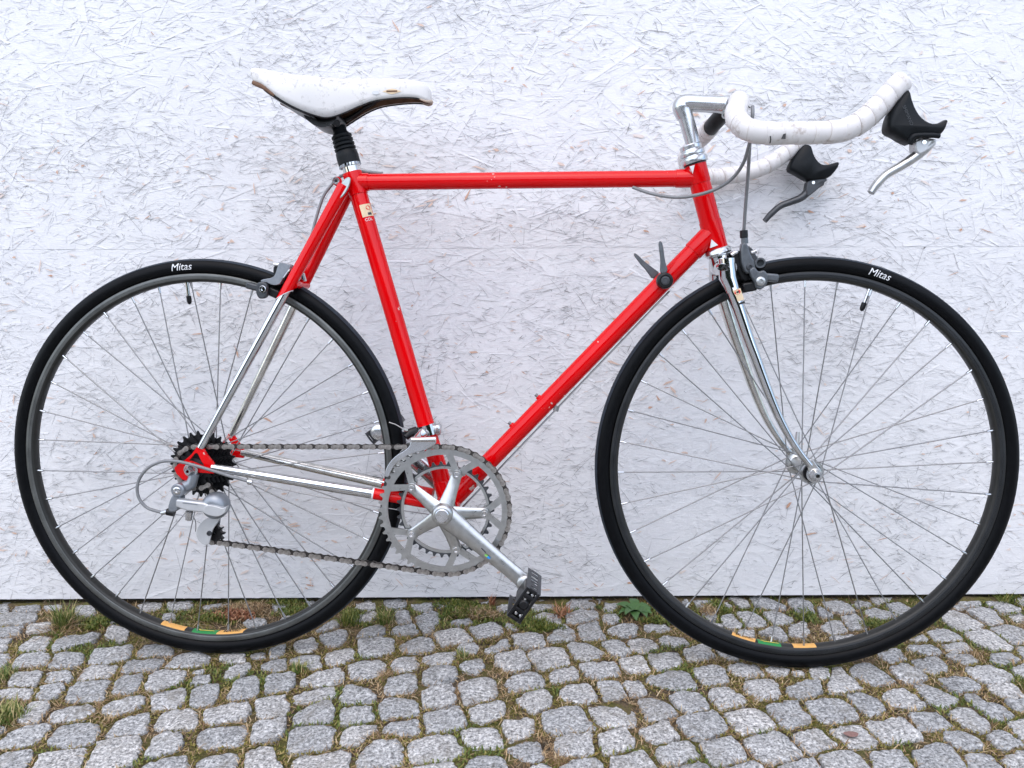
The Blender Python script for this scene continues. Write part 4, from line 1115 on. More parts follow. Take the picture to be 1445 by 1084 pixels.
m = MB(); sleeve(m, TT1, TT0 - TT1, .034, .0142); sleeve(m, HT, HD, .034, .0172); sub('head_lug', m, 'red', frame)
m = MB(); sleeve(m, DT1, BBc - DT1, .040, .0160); sleeve(m, HB - HD * .046, HD, .046, .0172); sub('head_lug', m, 'red', frame)
m = MB(); m.tube([HT, HB], .0163, 28); sub('head_tube', m, 'red', frame)
m = MB(); m.tube([TT0, TT1], .0129, 28); sub('top_tube', m, 'red', frame)
m = MB(); m.tube([DT1, BBc], .0146, 28); sub('down_tube', m, 'red', frame)
m = MB(); m.tube([ST, BBc], .0144, 28); sub('seat_tube', m, 'red', frame)
# clamp ears and bolt behind the seat lug
m = MB(); m.tube([(0.2356, -0.013, 0.4589), (0.2284, 0.013, 0.4628)], .0075, 16); sub('seat_clamp_ears', m, 'red', frame)
m = MB(); m.lathe((0.2343, -0.0165, 0.4595), (0.2297, 0, 0.462), [(.006, .0025), (.0015, .0025), (.0015, .003), (0, .0045), (0, .0058), (.0055, .006)], 18); sub('seat_clamp_bolt', m, 'alu', frame)
m = MB(); m.lathe((0.2339, -0.015, 0.4597), (0.2297, 0, 0.462), [(0, 0), (0, .003)], 12); sub('bolt_socket', m, 'print_black', frame)

def slant(mb, n, ax, k=1.5):
    """cut the last ring of a tube at an angle, low end towards the rear"""
    ax = V3(ax).normalized(); c = sum((V3(p) for p in mb.v[-n:]), V3()) / n; pr = V3((ax.z, 0, -ax.x)); pr = pr if pr.x < 0 else -pr
    for i in range(len(mb.v) - n, len(mb.v)):
        v = V3(mb.v[i]); mb.v[i] = tuple(v + ax * (k * (v - c).dot(pr)))
SS0 = V3((0.2478, -0.0165, 0.4517)); SS1 = V3((0.0145, -0.0605, 0.035))
CS0 = V3((0.0317, -0.0605, 0.0032)); CS1 = V3((0.3763, -0.026, -0.0594))
for s in (1, -1):
    f = lambda p: V3((p[0], p[1] * s, p[2]))
    P = [f(SS0 + (SS1 - SS0) * t) for t in (0, .1, .25, .412)]
    m = MB(); m.tube(P, [.0106, .0100, .0095, .0090], 18); slant(m, 18, P[-1] - P[-2]); sub('seat_stay', m, 'red', frame)
    P = [f(SS0 + (SS1 - SS0) * t) for t in (.39, .6, .8, 1.0)]
    m = MB(); m.tube(P, [.0082, .0074, .0066, .0056], 18); sub('chromed_seat_stay', m, 'chrome_old' if s < 0 else 'chrome', frame)
    # pointed end of the paint and its white border
    pt = f(SS0 + (SS1 - SS0) * .405)
    P = [f(CS0 + (CS1 - CS0) * t) for t in (0, .3, .6, .8)]
    m = MB(); m.tube(P, [.0060, .0078, .0088, .0092], 18); sub('chromed_chain_stay', m, 'chrome_old' if s < 0 else 'chrome', frame)
    P = [f(CS0 + (CS1 - CS0) * t) for t in (.745, .9, 1.0)]
    m = MB(); m.tube(P, [.0094, .0098, .0104], 18); sub('chain_stay', m, 'red', frame)
    # rear dropout: forked plate with a slot
    outer = [(0.0099, 0.0373), (0.0192, 0.035), (0.0245, 0.0247), (0.0344, 0.012), (0.0387, 0.0027), (0.0348, -0.0066), (0.0219, -0.0056), (0.0032, -0.0047), (0.0016, -0.014), (-0.0001, -0.0246), (-0.0081, -0.02), (-0.0173, -0.0166), (-0.0262, -0.0073), (-0.0293, 0.002), (-0.0231, 0.0079), (-0.0098, 0.0162), (0.0012, 0.0256)]
    ring = [(0.0065, 0.0268), (0.01, 0.0268), (0.0127, 0.0216), (0.0158, 0.0141), (0.0202, 0.0072), (0.0195, 0.0054), (0.0166, 0.0054), (0.0143, 0.0065), (0.0097, 0.0082), (0.0063, 0.0099), (0.004, 0.0111), (0.0023, 0.0116), (-0.0017, 0.0134), (-0.0046, 0.0139), (-0.004, 0.0157), (-0.0003, 0.0192), (0.0034, 0.0239)]
    m = MB(); m.ring_plate(outer, ring, s * -.0633 if s > 0 else .0577, s * -.0577 if s > 0 else .0633)
    sub('dropout', m, 'red', frame, bevel=.0012)
    # flattened stay caps
    c = f(V3((0.2478, -0.0255, 0.4461)))
    ax = (SS1 - SS0).normalized(); ux = V3((ax.x, ax.y * s, ax.z)); wv = ux.cross(V3((0, 1, 0))).normalized()
    m = MB(); nn = 22
    pts = [c + ux * (.0195 * math.cos(t) - .001) + wv * (.0068 * math.sin(t)) for t in [2 * math.pi * k / nn for k in range(nn)]]
    m.add([p + V3((0, .004 * s, 0)) for p in pts] + [p for p in pts], [tuple(range(nn)), tuple(range(2 * nn - 1, nn - 1, -1))] + [(k, (k + 1) % nn, nn + (k + 1) % nn, nn + k) for k in range(nn)])
    sub('stay_cap', m, 'cap_grey', frame, bevel=.001)
m = MB(); b0 = SS0 + (SS1 - SS0) * .375; m.tube([(b0.x + .006, b0.y, b0.z), (b0.x + .006, -b0.y, b0.z)], .006, 14); sub('brake_bridge', m, 'red', frame)
m = MB(); b0 = CS0 + (CS1 - CS0) * .80; m.tube([(b0.x, b0.y, b0.z), (b0.x, -b0.y, b0.z)], .006, 14); sub('chain_stay_bridge', m, 'chrome', frame)
# white paint borders where red meets chrome, near side
def strip(name, poly, y0, y1, mat, par):
    m = MB(); m.prism(poly, y0, y1); return sub(name, m, mat, par)
pS = SS0 + (SS1 - SS0) * .413; yS = pS.y
m = MB(); m.tube([SS0 + (SS1 - SS0) * .37, SS0 + (SS1 - SS0) * .416], .0087, 18); slant(m, 18, SS1 - SS0); sub('paint_border', m, 'print_white', frame)
m = MB(); m.tube([CS0 + (CS1 - CS0) * .738, CS0 + (CS1 - CS0) * .746], .0095, 18); sub('paint_border', m, 'print_white', frame)
# white triangular windows of the head lugs
strip('lug_window', [(0.7896, 0.4759), (0.7971, 0.478), (0.7947, 0.4651)], -.0178, -.0150, 'print_white', frame)
strip('lug_window', [(0.8262, 0.3644), (0.8363, 0.3556), (0.8244, 0.3513)], -.0178, -.0150, 'print_white', frame)
# bottle bosses, pump peg, cable stops
for q in ((0.509, 0, 0.0693), (0.5533, 0, 0.1154)):
    q = V3(q); nrm = V3((-.71, 0, .71))
    dn = (BBc - DT1).normalized(); nrm = V3((dn.z, 0, -dn.x)); nrm = nrm if nrm.z > 0 else -nrm
    c = DT1 + dn * (q - DT1).dot(dn)
    m = MB(); m.lathe(c + nrm * .013, c + nrm * .03, [(0, .005), (.004, .0046), (.0045, .003)], 12); sub('bottle_boss', m, 'red', frame)
    m = MB(); m.lathe(c + nrm * .0172, c + nrm * .03, [(0, .0028), (.0048, .0028), (.0048, .0012), (.002, .0012)], 12); sub('boss_screw', m, 'steel', frame)
m = MB(); m.tube([V3((0.5869, -0.004, 0.0986)), V3((0.5847, -0.004, 0.0904))], .0045, 8); sub('cable_guide', m, 'steel', frame)
# decal on the seat tube
def on_seat_tube(px_c, tx, ty, r=.0147):
    """tx around the tube (towards forward), ty up along it"""
    fwd = V3((-SD.z, 0, SD.x)); fwd = fwd if fwd.x > 0 else -fwd
    a = tx / r
    return px_c - SD * ty + fwd * (math.sin(a) * r) + V3((0, -1, 0)) * (math.cos(a) * r)
cST = ST + SD * ((V3((0.2747, 0, 0.4113)) - ST).dot(SD))
def patch_on(fn, w0, w1, h0, h1, nx=8):
    vs = []; fs = []
    for i in range(nx + 1):
        for h in (h0, h1):
            vs.append(fn(w0 + (w1 - w0) * i / nx, h))
    for i in range(nx):
        fs.append((2 * i, 2 * i + 2, 2 * i + 3, 2 * i + 1))
    m = MB(); m.add(vs, fs); return m
sub('frame_decal', patch_on(lambda a, b: on_seat_tube(cST, a, b), -.001, .020, -.0095, .0105), 'sticker', frame)
m = MB(); vs = [on_seat_tube(cST, .0125 + .0045 * math.cos(t), .004 + .0036 * math.sin(t), .0149) for t in [k * math.pi / 8 for k in range(16)]]; m.add(vs, [tuple(range(16))]); sub('decal_emblem', m, 'sticker_red', frame)
sub('decal_print', patch_on(lambda a, b: on_seat_tube(cST, a, b, .0149), .009, .016, -.0075, -.0035), 'grey_dark', frame)
lettering('decal_lettering', 'COL', .0065, lambda x, y: on_seat_tube(cST, x + .008, y - .0145, .0149), 'print_white', frame)

# ---------------------------------------------------------------- headset
m = MB()
m.lathe(HT + HD * .003, HT - HD, [(0, .0165), (.001, .0205), (.006, .0215), (.0095, .0205), (.0105, .0175), (.0125, .0172), (.0135, .0192), (.0175, .0197), (.0195, .019), (.0205, .0165), (.0230, .0160), (.0235, .0168), (.0285, .0170), (.0300, .0160), (.0300, .0113)], 32)
headset = part('headset', m, 'alu', label='polished upper and lower headset cups')
m = MB(); m.lathe(HT + HD * .0045, HT - HD, [(0, .0168), (.0, .0178), (.0025, .0178), (.0025, .0165)], 24); sub('seal', m, 'black_plastic', headset)
m = MB()
m.lathe(HB - HD * .002, HB + HD, [(0, .016), (.001, .0185), (.004, .0205), (.0085, .0212), (.0105, .0200), (.0110, .0185), (.0125, .0185), (.0130, .0170)], 32)
sub('lower_cup', m, 'alu', headset)

# ---------------------------------------------------------------- fork (steered frame)
FT = V3((-0.1455, 0, 0.3401)); fd = V3((-0.1491, 0, 0.35)) - V3((-0.188, 0, 0.4849)); fd.normalize()
blade = [(-0.1394, -0.035, 0.3045), (-0.1296, -0.0385, 0.2752), (-0.1194, -0.04, 0.2458), (-0.1079, -0.0415, 0.213), (-0.0954, -0.043, 0.1813), (-0.0828, -0.0445, 0.1484), (-0.069, -0.046, 0.1143), (-0.0553, -0.0475, 0.0846), (-0.0405, -0.0485, 0.0581), (-0.0246, -0.049, 0.0348), (-0.0076, -0.0495, 0.0137)]
m = MB()
m.lathe(FT - fd * .002, FT + fd, [(0, .0140), (.003, .0168), (.012, .0172), (.026, .0168), (.030, .013)], 28)
cc = FT + fd * .019
m.tube([cc + V3((.002, -.037, -.003)), cc + V3((0, -.02, 0)), cc, cc + V3((0, .02, 0)), cc + V3((.002, .037, -.003))], [.0125, .0150, .0160, .0150, .0125], 20)
b3 = [V3(p) for p in blade]
for s in (1, -1):
    q = [V3((p.x, p.y * s, p.z)) for p in b3]
    m.tube([V3((cc.x - .002, q[0].y, cc.z + .012)), q[0], q[0] + (q[1] - q[0]) * .75], [.0125, .0137, .0118], 20, flat=1.0)
fork = part('fork', m, 'chrome', 'F', 'chromed steel fork with curved blades')
for s in (1, -1):
    q = cr([V3((p.x, p.y * s, p.z)) for p in b3], 5)
    m = MB(); m.tube(q, lerp_list([.0122, .0121, .0116, .0108, .0100, .0092, .0084, .0076, .0069, .0064, .0060], len(q)), 20, flat=.86); sub('fork_blade', m, 'chrome' if s > 0 else 'chrome_old', fork)
    e = q[-1]
    m = MB(); m.prism([(e.x - .008, e.z + .010), (e.x + .003, e.z + .010), (.011, .004), (.010, -.007), (.003, -.010), (-.006, -.006), (-.009, .002)], s * -.052, s * -.047); sub('fork_end', m, 'chrome_old', fork, bevel=.001)
# engraved monogram on the crown shoulder
ce = V3((-0.1499, -0.0505, 0.3201))
m = MB(); m.tube([V3((ce.x, -.046, ce.z)), V3((ce.x, -.0515, ce.z))], [.0105, .0085], 24, flat=.55, up=(1, 0, -.15)); sub('crown_shield', m, 'chrome', fork)
lettering('crown_monogram', 'R', .0155, lambda x, y: (ce.x + .001 + x * 1.35 + y * .1, -.0519, ce.z + y * .72 - x * .08), 'print_black', fork, shear=.25, bold=.0004)
# decal on the blade
def on_blade(c, tx, ty, r):
    ax = (b3[3] - b3[1]).normalized(); fw = V3((-ax.z, 0, ax.x)); fw = fw if fw.x > 0 else -fw
    a = tx / r
    return c - ax * ty + fw * (math.sin(a) * r * .9) + V3((0, -1, 0)) * (math.cos(a) * r)
dc = V3((-0.127, -0.0385, 0.2784)); dc.y = -.0385
sub('fork_decal', patch_on(lambda a, b: on_blade(dc, a, b, .0127), -.008, .0085, -.010, .0085), 'sticker', fork)
m = MB(); vs = [on_blade(dc, .0008 + .0056 * math.cos(t), .0040 + .0036 * math.sin(t), .0129) for t in [k * math.pi / 9 for k in range(18)]]; m.add(vs, [tuple(range(18))]); sub('decal_emblem', m, 'sticker_red', fork)
m = MB(); vs = [on_blade(dc, .0008 + .0026 * math.cos(t), .0040 + .0016 * math.sin(t), .0131) for t in [k * math.pi / 6 for k in range(12)]]; m.add(vs, [tuple(range(12))]); sub('decal_print', m, 'print_black', fork)
sub('decal_band', patch_on(lambda a, b: on_blade(dc, a, b, .0128), -.006, .008, -.0155, -.0125), 'print_black', fork)

# ---------------------------------------------------------------- wheels
cyl = MB(); cyl.tube([(0, 0, 0), (0, 0, 1)], 1.0, 6, caps=False, up=(1, 0, 0)); SPOKE = cyl.mesh('spoke', 'steel')
cyl = MB(); cyl.lathe((0, 0, 0), (0, 0, 1), [(-.0015, .0034), (0, .0034), (.0004, .0022), (.0115, .0018), (.0118, .0010)], 8); NIP = cyl.mesh('nipple', 'alu')

def placed(name, me, a, b, r, par, unit=True):
    a, b = V3(a), V3(b); d = b - a
    q = d.to_track_quat('Z', 'Y').to_matrix().to_4x4()
    o = bpy.data.objects.new(name, me); link(o, par)
    o.matrix_local = Matrix.Translation(a) @ q @ (Matrix.Diagonal((r, r, d.length, 1)) if unit else Matrix.Identity(4))
    return o

def make_wheel(fr, track, label, fl_near, fl_far, fl_r, valve_a, phase, text_a, stickers):
    rim = MB()
    prof = [(-.0094, .3046), (-.0080, .3026), (-.0055, .3012), (0, .3006), (.0055, .3012), (.0080, .3026), (.0094, .3046), (.0097, .3145), (.0088, .3150), (.0080, .3120), (-.0080, .3120), (-.0088, .3150), (-.0097, .3145)]
    rim.lathe((0, 0, 0), (0, 1, 0), prof, 144, closed=True)
    w = part('wheel', rim, 'rim', fr, label, smooth=50)
    for s in (-1, 1):
        t = MB(); t.lathe((0, 0, 0), (0, 1, 0), [(s * .0096, .3052), (s * .0100, .3056), (s * .0100, .3090), (s * .0096, .3093), (s * .0100, .3096), (s * .0101, .3136), (s * .0097, .3141)], 144)
        sub('brake_track', t, track, w, smooth=50)
    ty = MB(); k = 22; pr = []
    for i in range(k + 1):
        a = R(-62) + (math.pi * 2 - R(56)) * i / k if False else R(-66 + 312 * i / k)
        pr.append((.0128 * math.cos(a), .3255 + .0130 * math.sin(a)))
    ty.lathe((0, 0, 0), (0, 1, 0), pr, 160)
    tyre = sub('tyre', ty, 'rubber', w, smooth=60)
    tr = MB(); pr = []
    for i in range(11):
        a = R(48 + 84 * i / 10); pr.append((.0131 * math.cos(a), .3255 + .0133 * math.sin(a)))
    tr.lathe((0, 0, 0), (0, 1, 0), pr, 160)
    sub('tread', tr, 'tread', w, smooth=60)
    # maker's lettering on the near sidewall
    def side(x, y):
        rad = .3258 + y; a = text_a - x / .3258
        yy = -math.sqrt(max(.0130 ** 2 - (rad - .3255) ** 2, 1e-8)) - .0003
        return (rad * math.cos(a), yy, rad * math.sin(a))
    lettering('sidewall_lettering', 'Mitas', .0165, side, 'print_white', w, shear=.25, bold=.0)
    # hub
    h = MB()
    h.lathe((0, fl_near, 0), (0, fl_far, 0), [(-.004, .0095), (-.004, .0150), (-.0015, .0165), (-.0015, fl_r), (.0012, fl_r), (.0012, .0165), (.004, .0120), (.012, .0100), ((fl_far - fl_near) - .012, .0100), ((fl_far - fl_near) - .004, .0120), ((fl_far - fl_near) - .0012, .0165), ((fl_far - fl_near) - .0012, fl_r), ((fl_far - fl_near) + .0015, fl_r), ((fl_far - fl_near) + .0015, .0165), ((fl_far - fl_near) + .004, .0150), ((fl_far - fl_near) + .004, .0095)], 36)
    hub = sub('hub', h, 'alu_satin', w)
    flr = fl_r - .0035
    for i in range(36):
        ra = phase + 2 * math.pi * i / 36
        near = i % 2 == 0
        lead = (i // 2) % 2 == 0
        ha = ra + R(63) * (1 if lead else -1)
        yf = fl_near if near else fl_far
        yo = yf + (.0017 if ((i // 4) % 2 == 0) else -.0017)
        p0 = V3((flr * math.cos(ha), yo, flr * math.sin(ha)))
        p1 = V3((.3022 * math.cos(ra), -.0024 if near else .0024, .3022 * math.sin(ra)))
        placed('spoke', SPOKE, p0, p1, .00098, w)
        placed('nipple', NIP, p1, p0, 1, w, unit=False)
    # valve
    d = V3((math.cos(valve_a), 0, math.sin(valve_a)))
    v = MB(); v.lathe(d * .3015, d * .2, [(0, .0045), (.002, .0045), (.002, .0030), (.0235, .0030)], 14); va = sub('valve_stem', v, 'chrome', w)
    v = MB(); v.lathe(d * .279, d * .2, [(0, .0032), (.001, .0042), (.009, .0040), (.0125, .0030), (.014, .0012)], 14, caps=True); sub('valve_cap', v, 'black_plastic', w)
    # stickers on the inside of the rim
    for (a0, a1, mt, txt, tm) in stickers:
        vs = []; fs = []; n = 10
        for i in range(n + 1):
            for yy, rr in ((-.0079, .30245), (-.0055, .30105), (0, .30042), (.0052, .30095)):
                a = a0 + (a1 - a0) * i / n + (yy * 1.2 if txt else 0) * (1 if a1 > a0 else -1) * 0.9
                vs.append((rr * math.cos(a), yy, rr * math.sin(a)))
        for i in range(n):
            for j in range(3):
                q = i * 4 + j; fs.append((q, q + 1, q + 5, q + 4))
        s_ = MB(); s_.add(vs, fs); st = sub('rim_sticker', s_, mt, w)
        if txt:
            am = (a0 + a1) / 2
            lettering('sticker_lettering', txt, .0100, lambda x, y: ((.30005) * math.cos(am + x / .3), y - .0008, .30005 * math.sin(am + x / .3)), tm, w, bold=.0002)
    return w

def ang(p): return math.atan2(p[2], p[0])
RWH = make_wheel('B', 'rim_track', 'rear wheel with worn grey rim', -.019, .034, .0235, ang((-0.0239, 0, 0.2985)), R(5.0) + ang((-0.0435, 0, 0.2892)), ang((-0.0265, -0.012, 0.3201)),
    [(ang((-0.0973, 0, -0.2902)), ang((-0.0546, 0, -0.2956)), 'orange', None, None), (ang((-0.0421, 0, -0.2992)), ang((0.0019, 0, -0.3008)), 'green', None, None), (ang((0.0032, 0, -0.3007)), ang((0.0499, 0, -0.2945)), 'orange', 'MAVIC', 'print_black')])
FWH = make_wheel('F', 'rim_track_dark', 'front wheel with dark rim', -.034, .034, .0195, ang((0.09, 0, 0.2851)), R(5.0) + ang((0.0154, 0, 0.3008)), ang((0.0992, -0.012, 0.308)),
    [(ang((-0.1083, 0, -0.2854)), ang((-0.0683, 0, -0.2934)), 'orange', 'MAVIC', 'print_black'), (ang((-0.0659, 0, -0.2958)), ang((-0.0272, 0, -0.3001)), 'green', None, None), (ang((-0.0073, 0, -0.301)), ang((0.0299, 0, -0.3003)), 'orange', None, None)])
# yellow marks on the green stickers
for w, a in ((RWH, ang((-0.0207, 0, -0.3))), (FWH, ang((-0.0459, 0, -0.2979)))):
    pts = [(-.016, .000), (-.011, .003), (-.008, .0005), (.0, .0015), (.016, .0005), (.016, -.0012), (.0, -.0008), (-.009, -.0018), (-.012, .0003)]
    m = MB(); m.add([(.30005 * math.cos(a + x / .3), y, .30005 * math.sin(a + x / .3)) for x, y in pts], [tuple(range(len(pts)))]); sub('sticker_mark', m, 'yellow', w)
# axle ends
m = MB(); m.lathe((0, -.0475, 0), (0, -.1, 0), [(-.008, .0095), (0, .0095), (.0002, .0125), (.003, .0130), (.0035, .0098), (.008, .0092), (.0135, .0062), (.0165, .0060), (.017, .0030), (.013, .0028)], 24, caps=False)
sub('quick_release_nut', m, 'alu', FWH)
m = MB(); m.lathe((0, -.0300, 0), (0, -.1, 0), [(0, .017), (.004, .017), (.008, .0145), (.012, .0145), (.0125, .008)], 28); sub('bearing_seal', m, 'black_metal', FWH)
m = MB(); m.lathe((0, .051, 0), (0, .1, 0), [(0, .0125), (.004, .013), (.011, .011), (.014, .004)], 20, caps=True); m.tube([(0, .060, 0), (.008, .064, .02), (.010, .066, .047)], [.006, .0045, .0035], 10); sub('quick_release_lever', m, 'alu_satin', FWH)
m = MB(); m.lathe((0, -.0640, 0), (0, -.1, 0), [(0, .0115), (.004, .0115), (.0045, .0085), (.0095, .0080), (.0125, .0055), (.0150, .0052), (.0152, .0025), (.012, .0022)], 24); sub('quick_release_nut', m, 'alu', RWH)
m = MB(); m.lathe((0, .0635, 0), (0, .1, 0), [(0, .0115), (.006, .0115), (.012, .008), (.013, .001)], 20); sub('quick_release_lever', m, 'alu_satin', RWH)

# ---------------------------------------------------------------- cassette, one toothed sprocket after another
def gear(n, pr, rt, hole, y0, y1, tw=.52):
    """toothed ring; pr pitch radius, rt tip radius"""
    pts_o = []; pts_i = []
    rv = pr - .0032
    for k in range(n):
        a = 2 * math.pi * k / n; st = 2 * math.pi / n
        for da, r in ((-.50, rv), (-.28, rv + .0008), (-.09, rt), (.09, rt), (.28, rv + .0008)):
            pts_o.append((r * math.cos(a + da * st), r * math.sin(a + da * st)))
            pts_i.append((hole * math.cos(a + da * st), hole * math.sin(a + da * st)))
    m = MB(); m.ring_plate(pts_o, pts_i, y0, y1)
    return m
body = MB(); body.lathe((0, -.053, 0), (0, -.0215, 0), [(0, .010), (0, .0170), (.0315, .0170), (.0315, .01)], 24)
cass = part('cassette', body, 'black_metal', 'B', 'black seven speed sprocket cluster')
for k, t in enumerate((13, 15, 17, 19, 21, 23, 26)):
    pr = .0127 / (2 * math.sin(math.pi / t))
    y = -.0520 + k * .0049
    sub('sprocket', gear(t, pr, pr + .0035, pr * .62 if t > 15 else .0165, y - .0009, y + .0009), 'black_metal', cass, smooth=30)
m = MB(); m.lathe((0, -.0540, 0), (0, 0, 0), [(0, .009), (0, .0160), (.002, .0165), (.002, .009)], 24); sub('lock_ring', m, 'grey_dark', cass)

# ---------------------------------------------------------------- crankset
CA = math.atan2(-.1086, .1335)                 # direction of the near crank
BC = (BBX, BBZ)
def shift(mb, dx, dz):
    mb.v = [(x + dx, y, z + dz) for x, y, z in mb.v]; return mb
ax_ = MB(); ax_.lathe((BBX, -.070, BBZ), (BBX, .070, BBZ), [(0, .0085), (.140, .0085)], 20, caps=True)
ax_.lathe((BBX, -.039, BBZ), (BBX, -.03, BBZ), [(0, .012), (0, .0175), (.006, .0178), (.006, .012)], 24)
crank = part('crankset', ax_, 'alu_satin', 'B', 'silver crankset with two chainrings')
bolts = [R(71), R(143), R(215), R(287), R(359)]
BR = .0650
def crank_arm(sgn, name):
    s = -1 if sgn < 0 else 1
    a = CA if sgn < 0 else CA + math.pi
    m = MB()
    d = V3((math.cos(a), 0, math.sin(a)))
    O = V3((BBX, 0, BBZ))
    L = .172
    # tapering oval bar, bowed outwards towards the pedal
    ts = [0, .012, .03, .06, .10, .135, .155, .168]
    ys = [.066, .066, .0665, .068, .0705, .073, .0745, .0755]
    rw = [.0190, .0186, .0170, .0150, .0134, .0128, .0130, .0132]
    m.tube([O + d * t + V3((0, s * y, 0)) for t, y in zip(ts, ys)], rw, 20, flat=.50, up=d.cross(V3((0, 1, 0))))
    e = O + d * .170
    m.lathe(e + V3((0, s * .0665, 0)), e + V3((0, s, 0)), [(0, 0), (0, .0125), (.002, .0145), (.016, .0145), (.018, .0125), (.018, 0)], 24)
    m.lathe(O + V3((0, s * .052, 0)), O + V3((0, s, 0)), [(0, .0185), (.012, .0190), (.020, .0175), (.0245, .0150), (.0255, .0125), (.0255, .0105)], 28)
    return m
arm = sub('crank_arm', crank_arm(-1, ''), 'alu_satin', crank, smooth=60)
m = MB(); m.lathe((BBX, -.0784, BBZ), (BBX, -1, BBZ), [(-.004, .0112), (0, .0112), (.0011, .0100), (.0012, 0)], 28); sub('dust_cap', m, 'chrome', crank)
for k, a in enumerate(bolts):
    d = V3((math.cos(a), 0, math.sin(a))); O = V3((BBX, 0, BBZ)); w = d.cross(V3((0, 1, 0)))
    m = MB(); m.tube([O + d * t + V3((0, y, 0)) for t, y in ((.006, -.0650), (.020, -.0625), (.040, -.0572), (.058, -.0540), (.0665, -.0535))], [.0150, .0122, .0098, .0088, .0080], 14, flat=.34, up=w)
    m.lathe(O + d * BR + V3((0, -.0572, 0)), O + d * BR, [(0, .0040), (0, .0072), (.006, .0076)], 20)
    sub('spider_arm', m, 'alu_satin', crank, smooth=60)
    c = O + d * BR
    m = MB(); m.lathe(c + V3((0, -.0586, 0)), c, [(.002, 0), (.002, .0022), (0, .0027), (0, .0045), (.0016, .0050)], 16); sub('chainring_bolt', m, 'chrome', crank)
def ring_with_tabs(n, hole, y0, y1, tab_r, tabw):
    pr = .0127 / (2 * math.sin(math.pi / n))
    m = gear(n, pr, pr + .0030, hole, y0, y1)
    for a in bolts:
        # two slanting webs reach from the ring to each bolt eye
        for sgn in (-1, 1):
            P = []
            a2 = a + sgn * tabw
            p1 = (BR * math.cos(a), BR * math.sin(a)); p2 = ((hole + .002) * math.cos(a2), (hole + .002) * math.sin(a2))
            dx, dz = p2[0] - p1[0], p2[1] - p1[1]; L = math.hypot(dx, dz); nx, nz = -dz / L, dx / L
            m.prism([(p1[0] + nx * .0046, p1[1] + nz * .0046), (p2[0] + nx * .0056, p2[1] + nz * .0056), (p2[0] - nx * .0056, p2[1] - nz * .0056), (p1[0] - nx * .0046, p1[1] - nz * .0046)], y0 + .0002, y1 - .0002)
        m.ring_plate(circle2(BR * math.cos(a), BR * math.sin(a), tab_r, 20), circle2(BR * math.cos(a), BR * math.sin(a), .0035, 20), y0 - .0002, y1 + .0002)
    return shift(m, *BC)
sub('large_chainring', ring_with_tabs(52, .0925, -.0495, -.0460, .0084, R(14)), 'alu_satin', crank, smooth=30, bevel=0)
inner_ring = ring_with_tabs(38, .0680, -.0420, -.0385, .0075, R(9))
ir = sub('small_chainring', inner_ring, 'alu_satin', crank, smooth=30)
m = gear(38, .0127 / (2 * math.sin(math.pi / 38)), .0127 / (2 * math.sin(math.pi / 38)) + .0030, .0722, -.0424, -.0381); shift(m, *BC)
sub('chainring_teeth', m, 'grey_dark', crank, smooth=30)
sub('crank_arm', crank_arm(1, ''), 'alu', crank, smooth=60)
# small coloured print on the crank
d = V3((math.cos(CA), 0, math.sin(CA))); w = V3((-d.z, 0, d.x))
def on_crank(t, u, lift=.0): return V3((BBX, 0, BBZ)) + d * t + w * u + V3((0, -.0780 - (t - .09) * .075 - lift, 0))
for t0, mt in ((.0905, 'lime'), (.0955, 'blue')):
    m = MB(); m.add([on_crank(t0, -.0065), on_crank(t0 + .005, -.0065), on_crank(t0 + .006, -.0030), on_crank(t0 + .001, -.0030)], [(0, 1, 2, 3)]); sub('crank_print', m, mt, crank)
m = MB(); m.add([on_crank(.080, -.0015), on_crank(.090, -.0025), on_crank(.090, -.0008), on_crank(.080, 0.000)], [(0, 1, 2, 3)]); sub('crank_print', m, 'print_grey', crank)

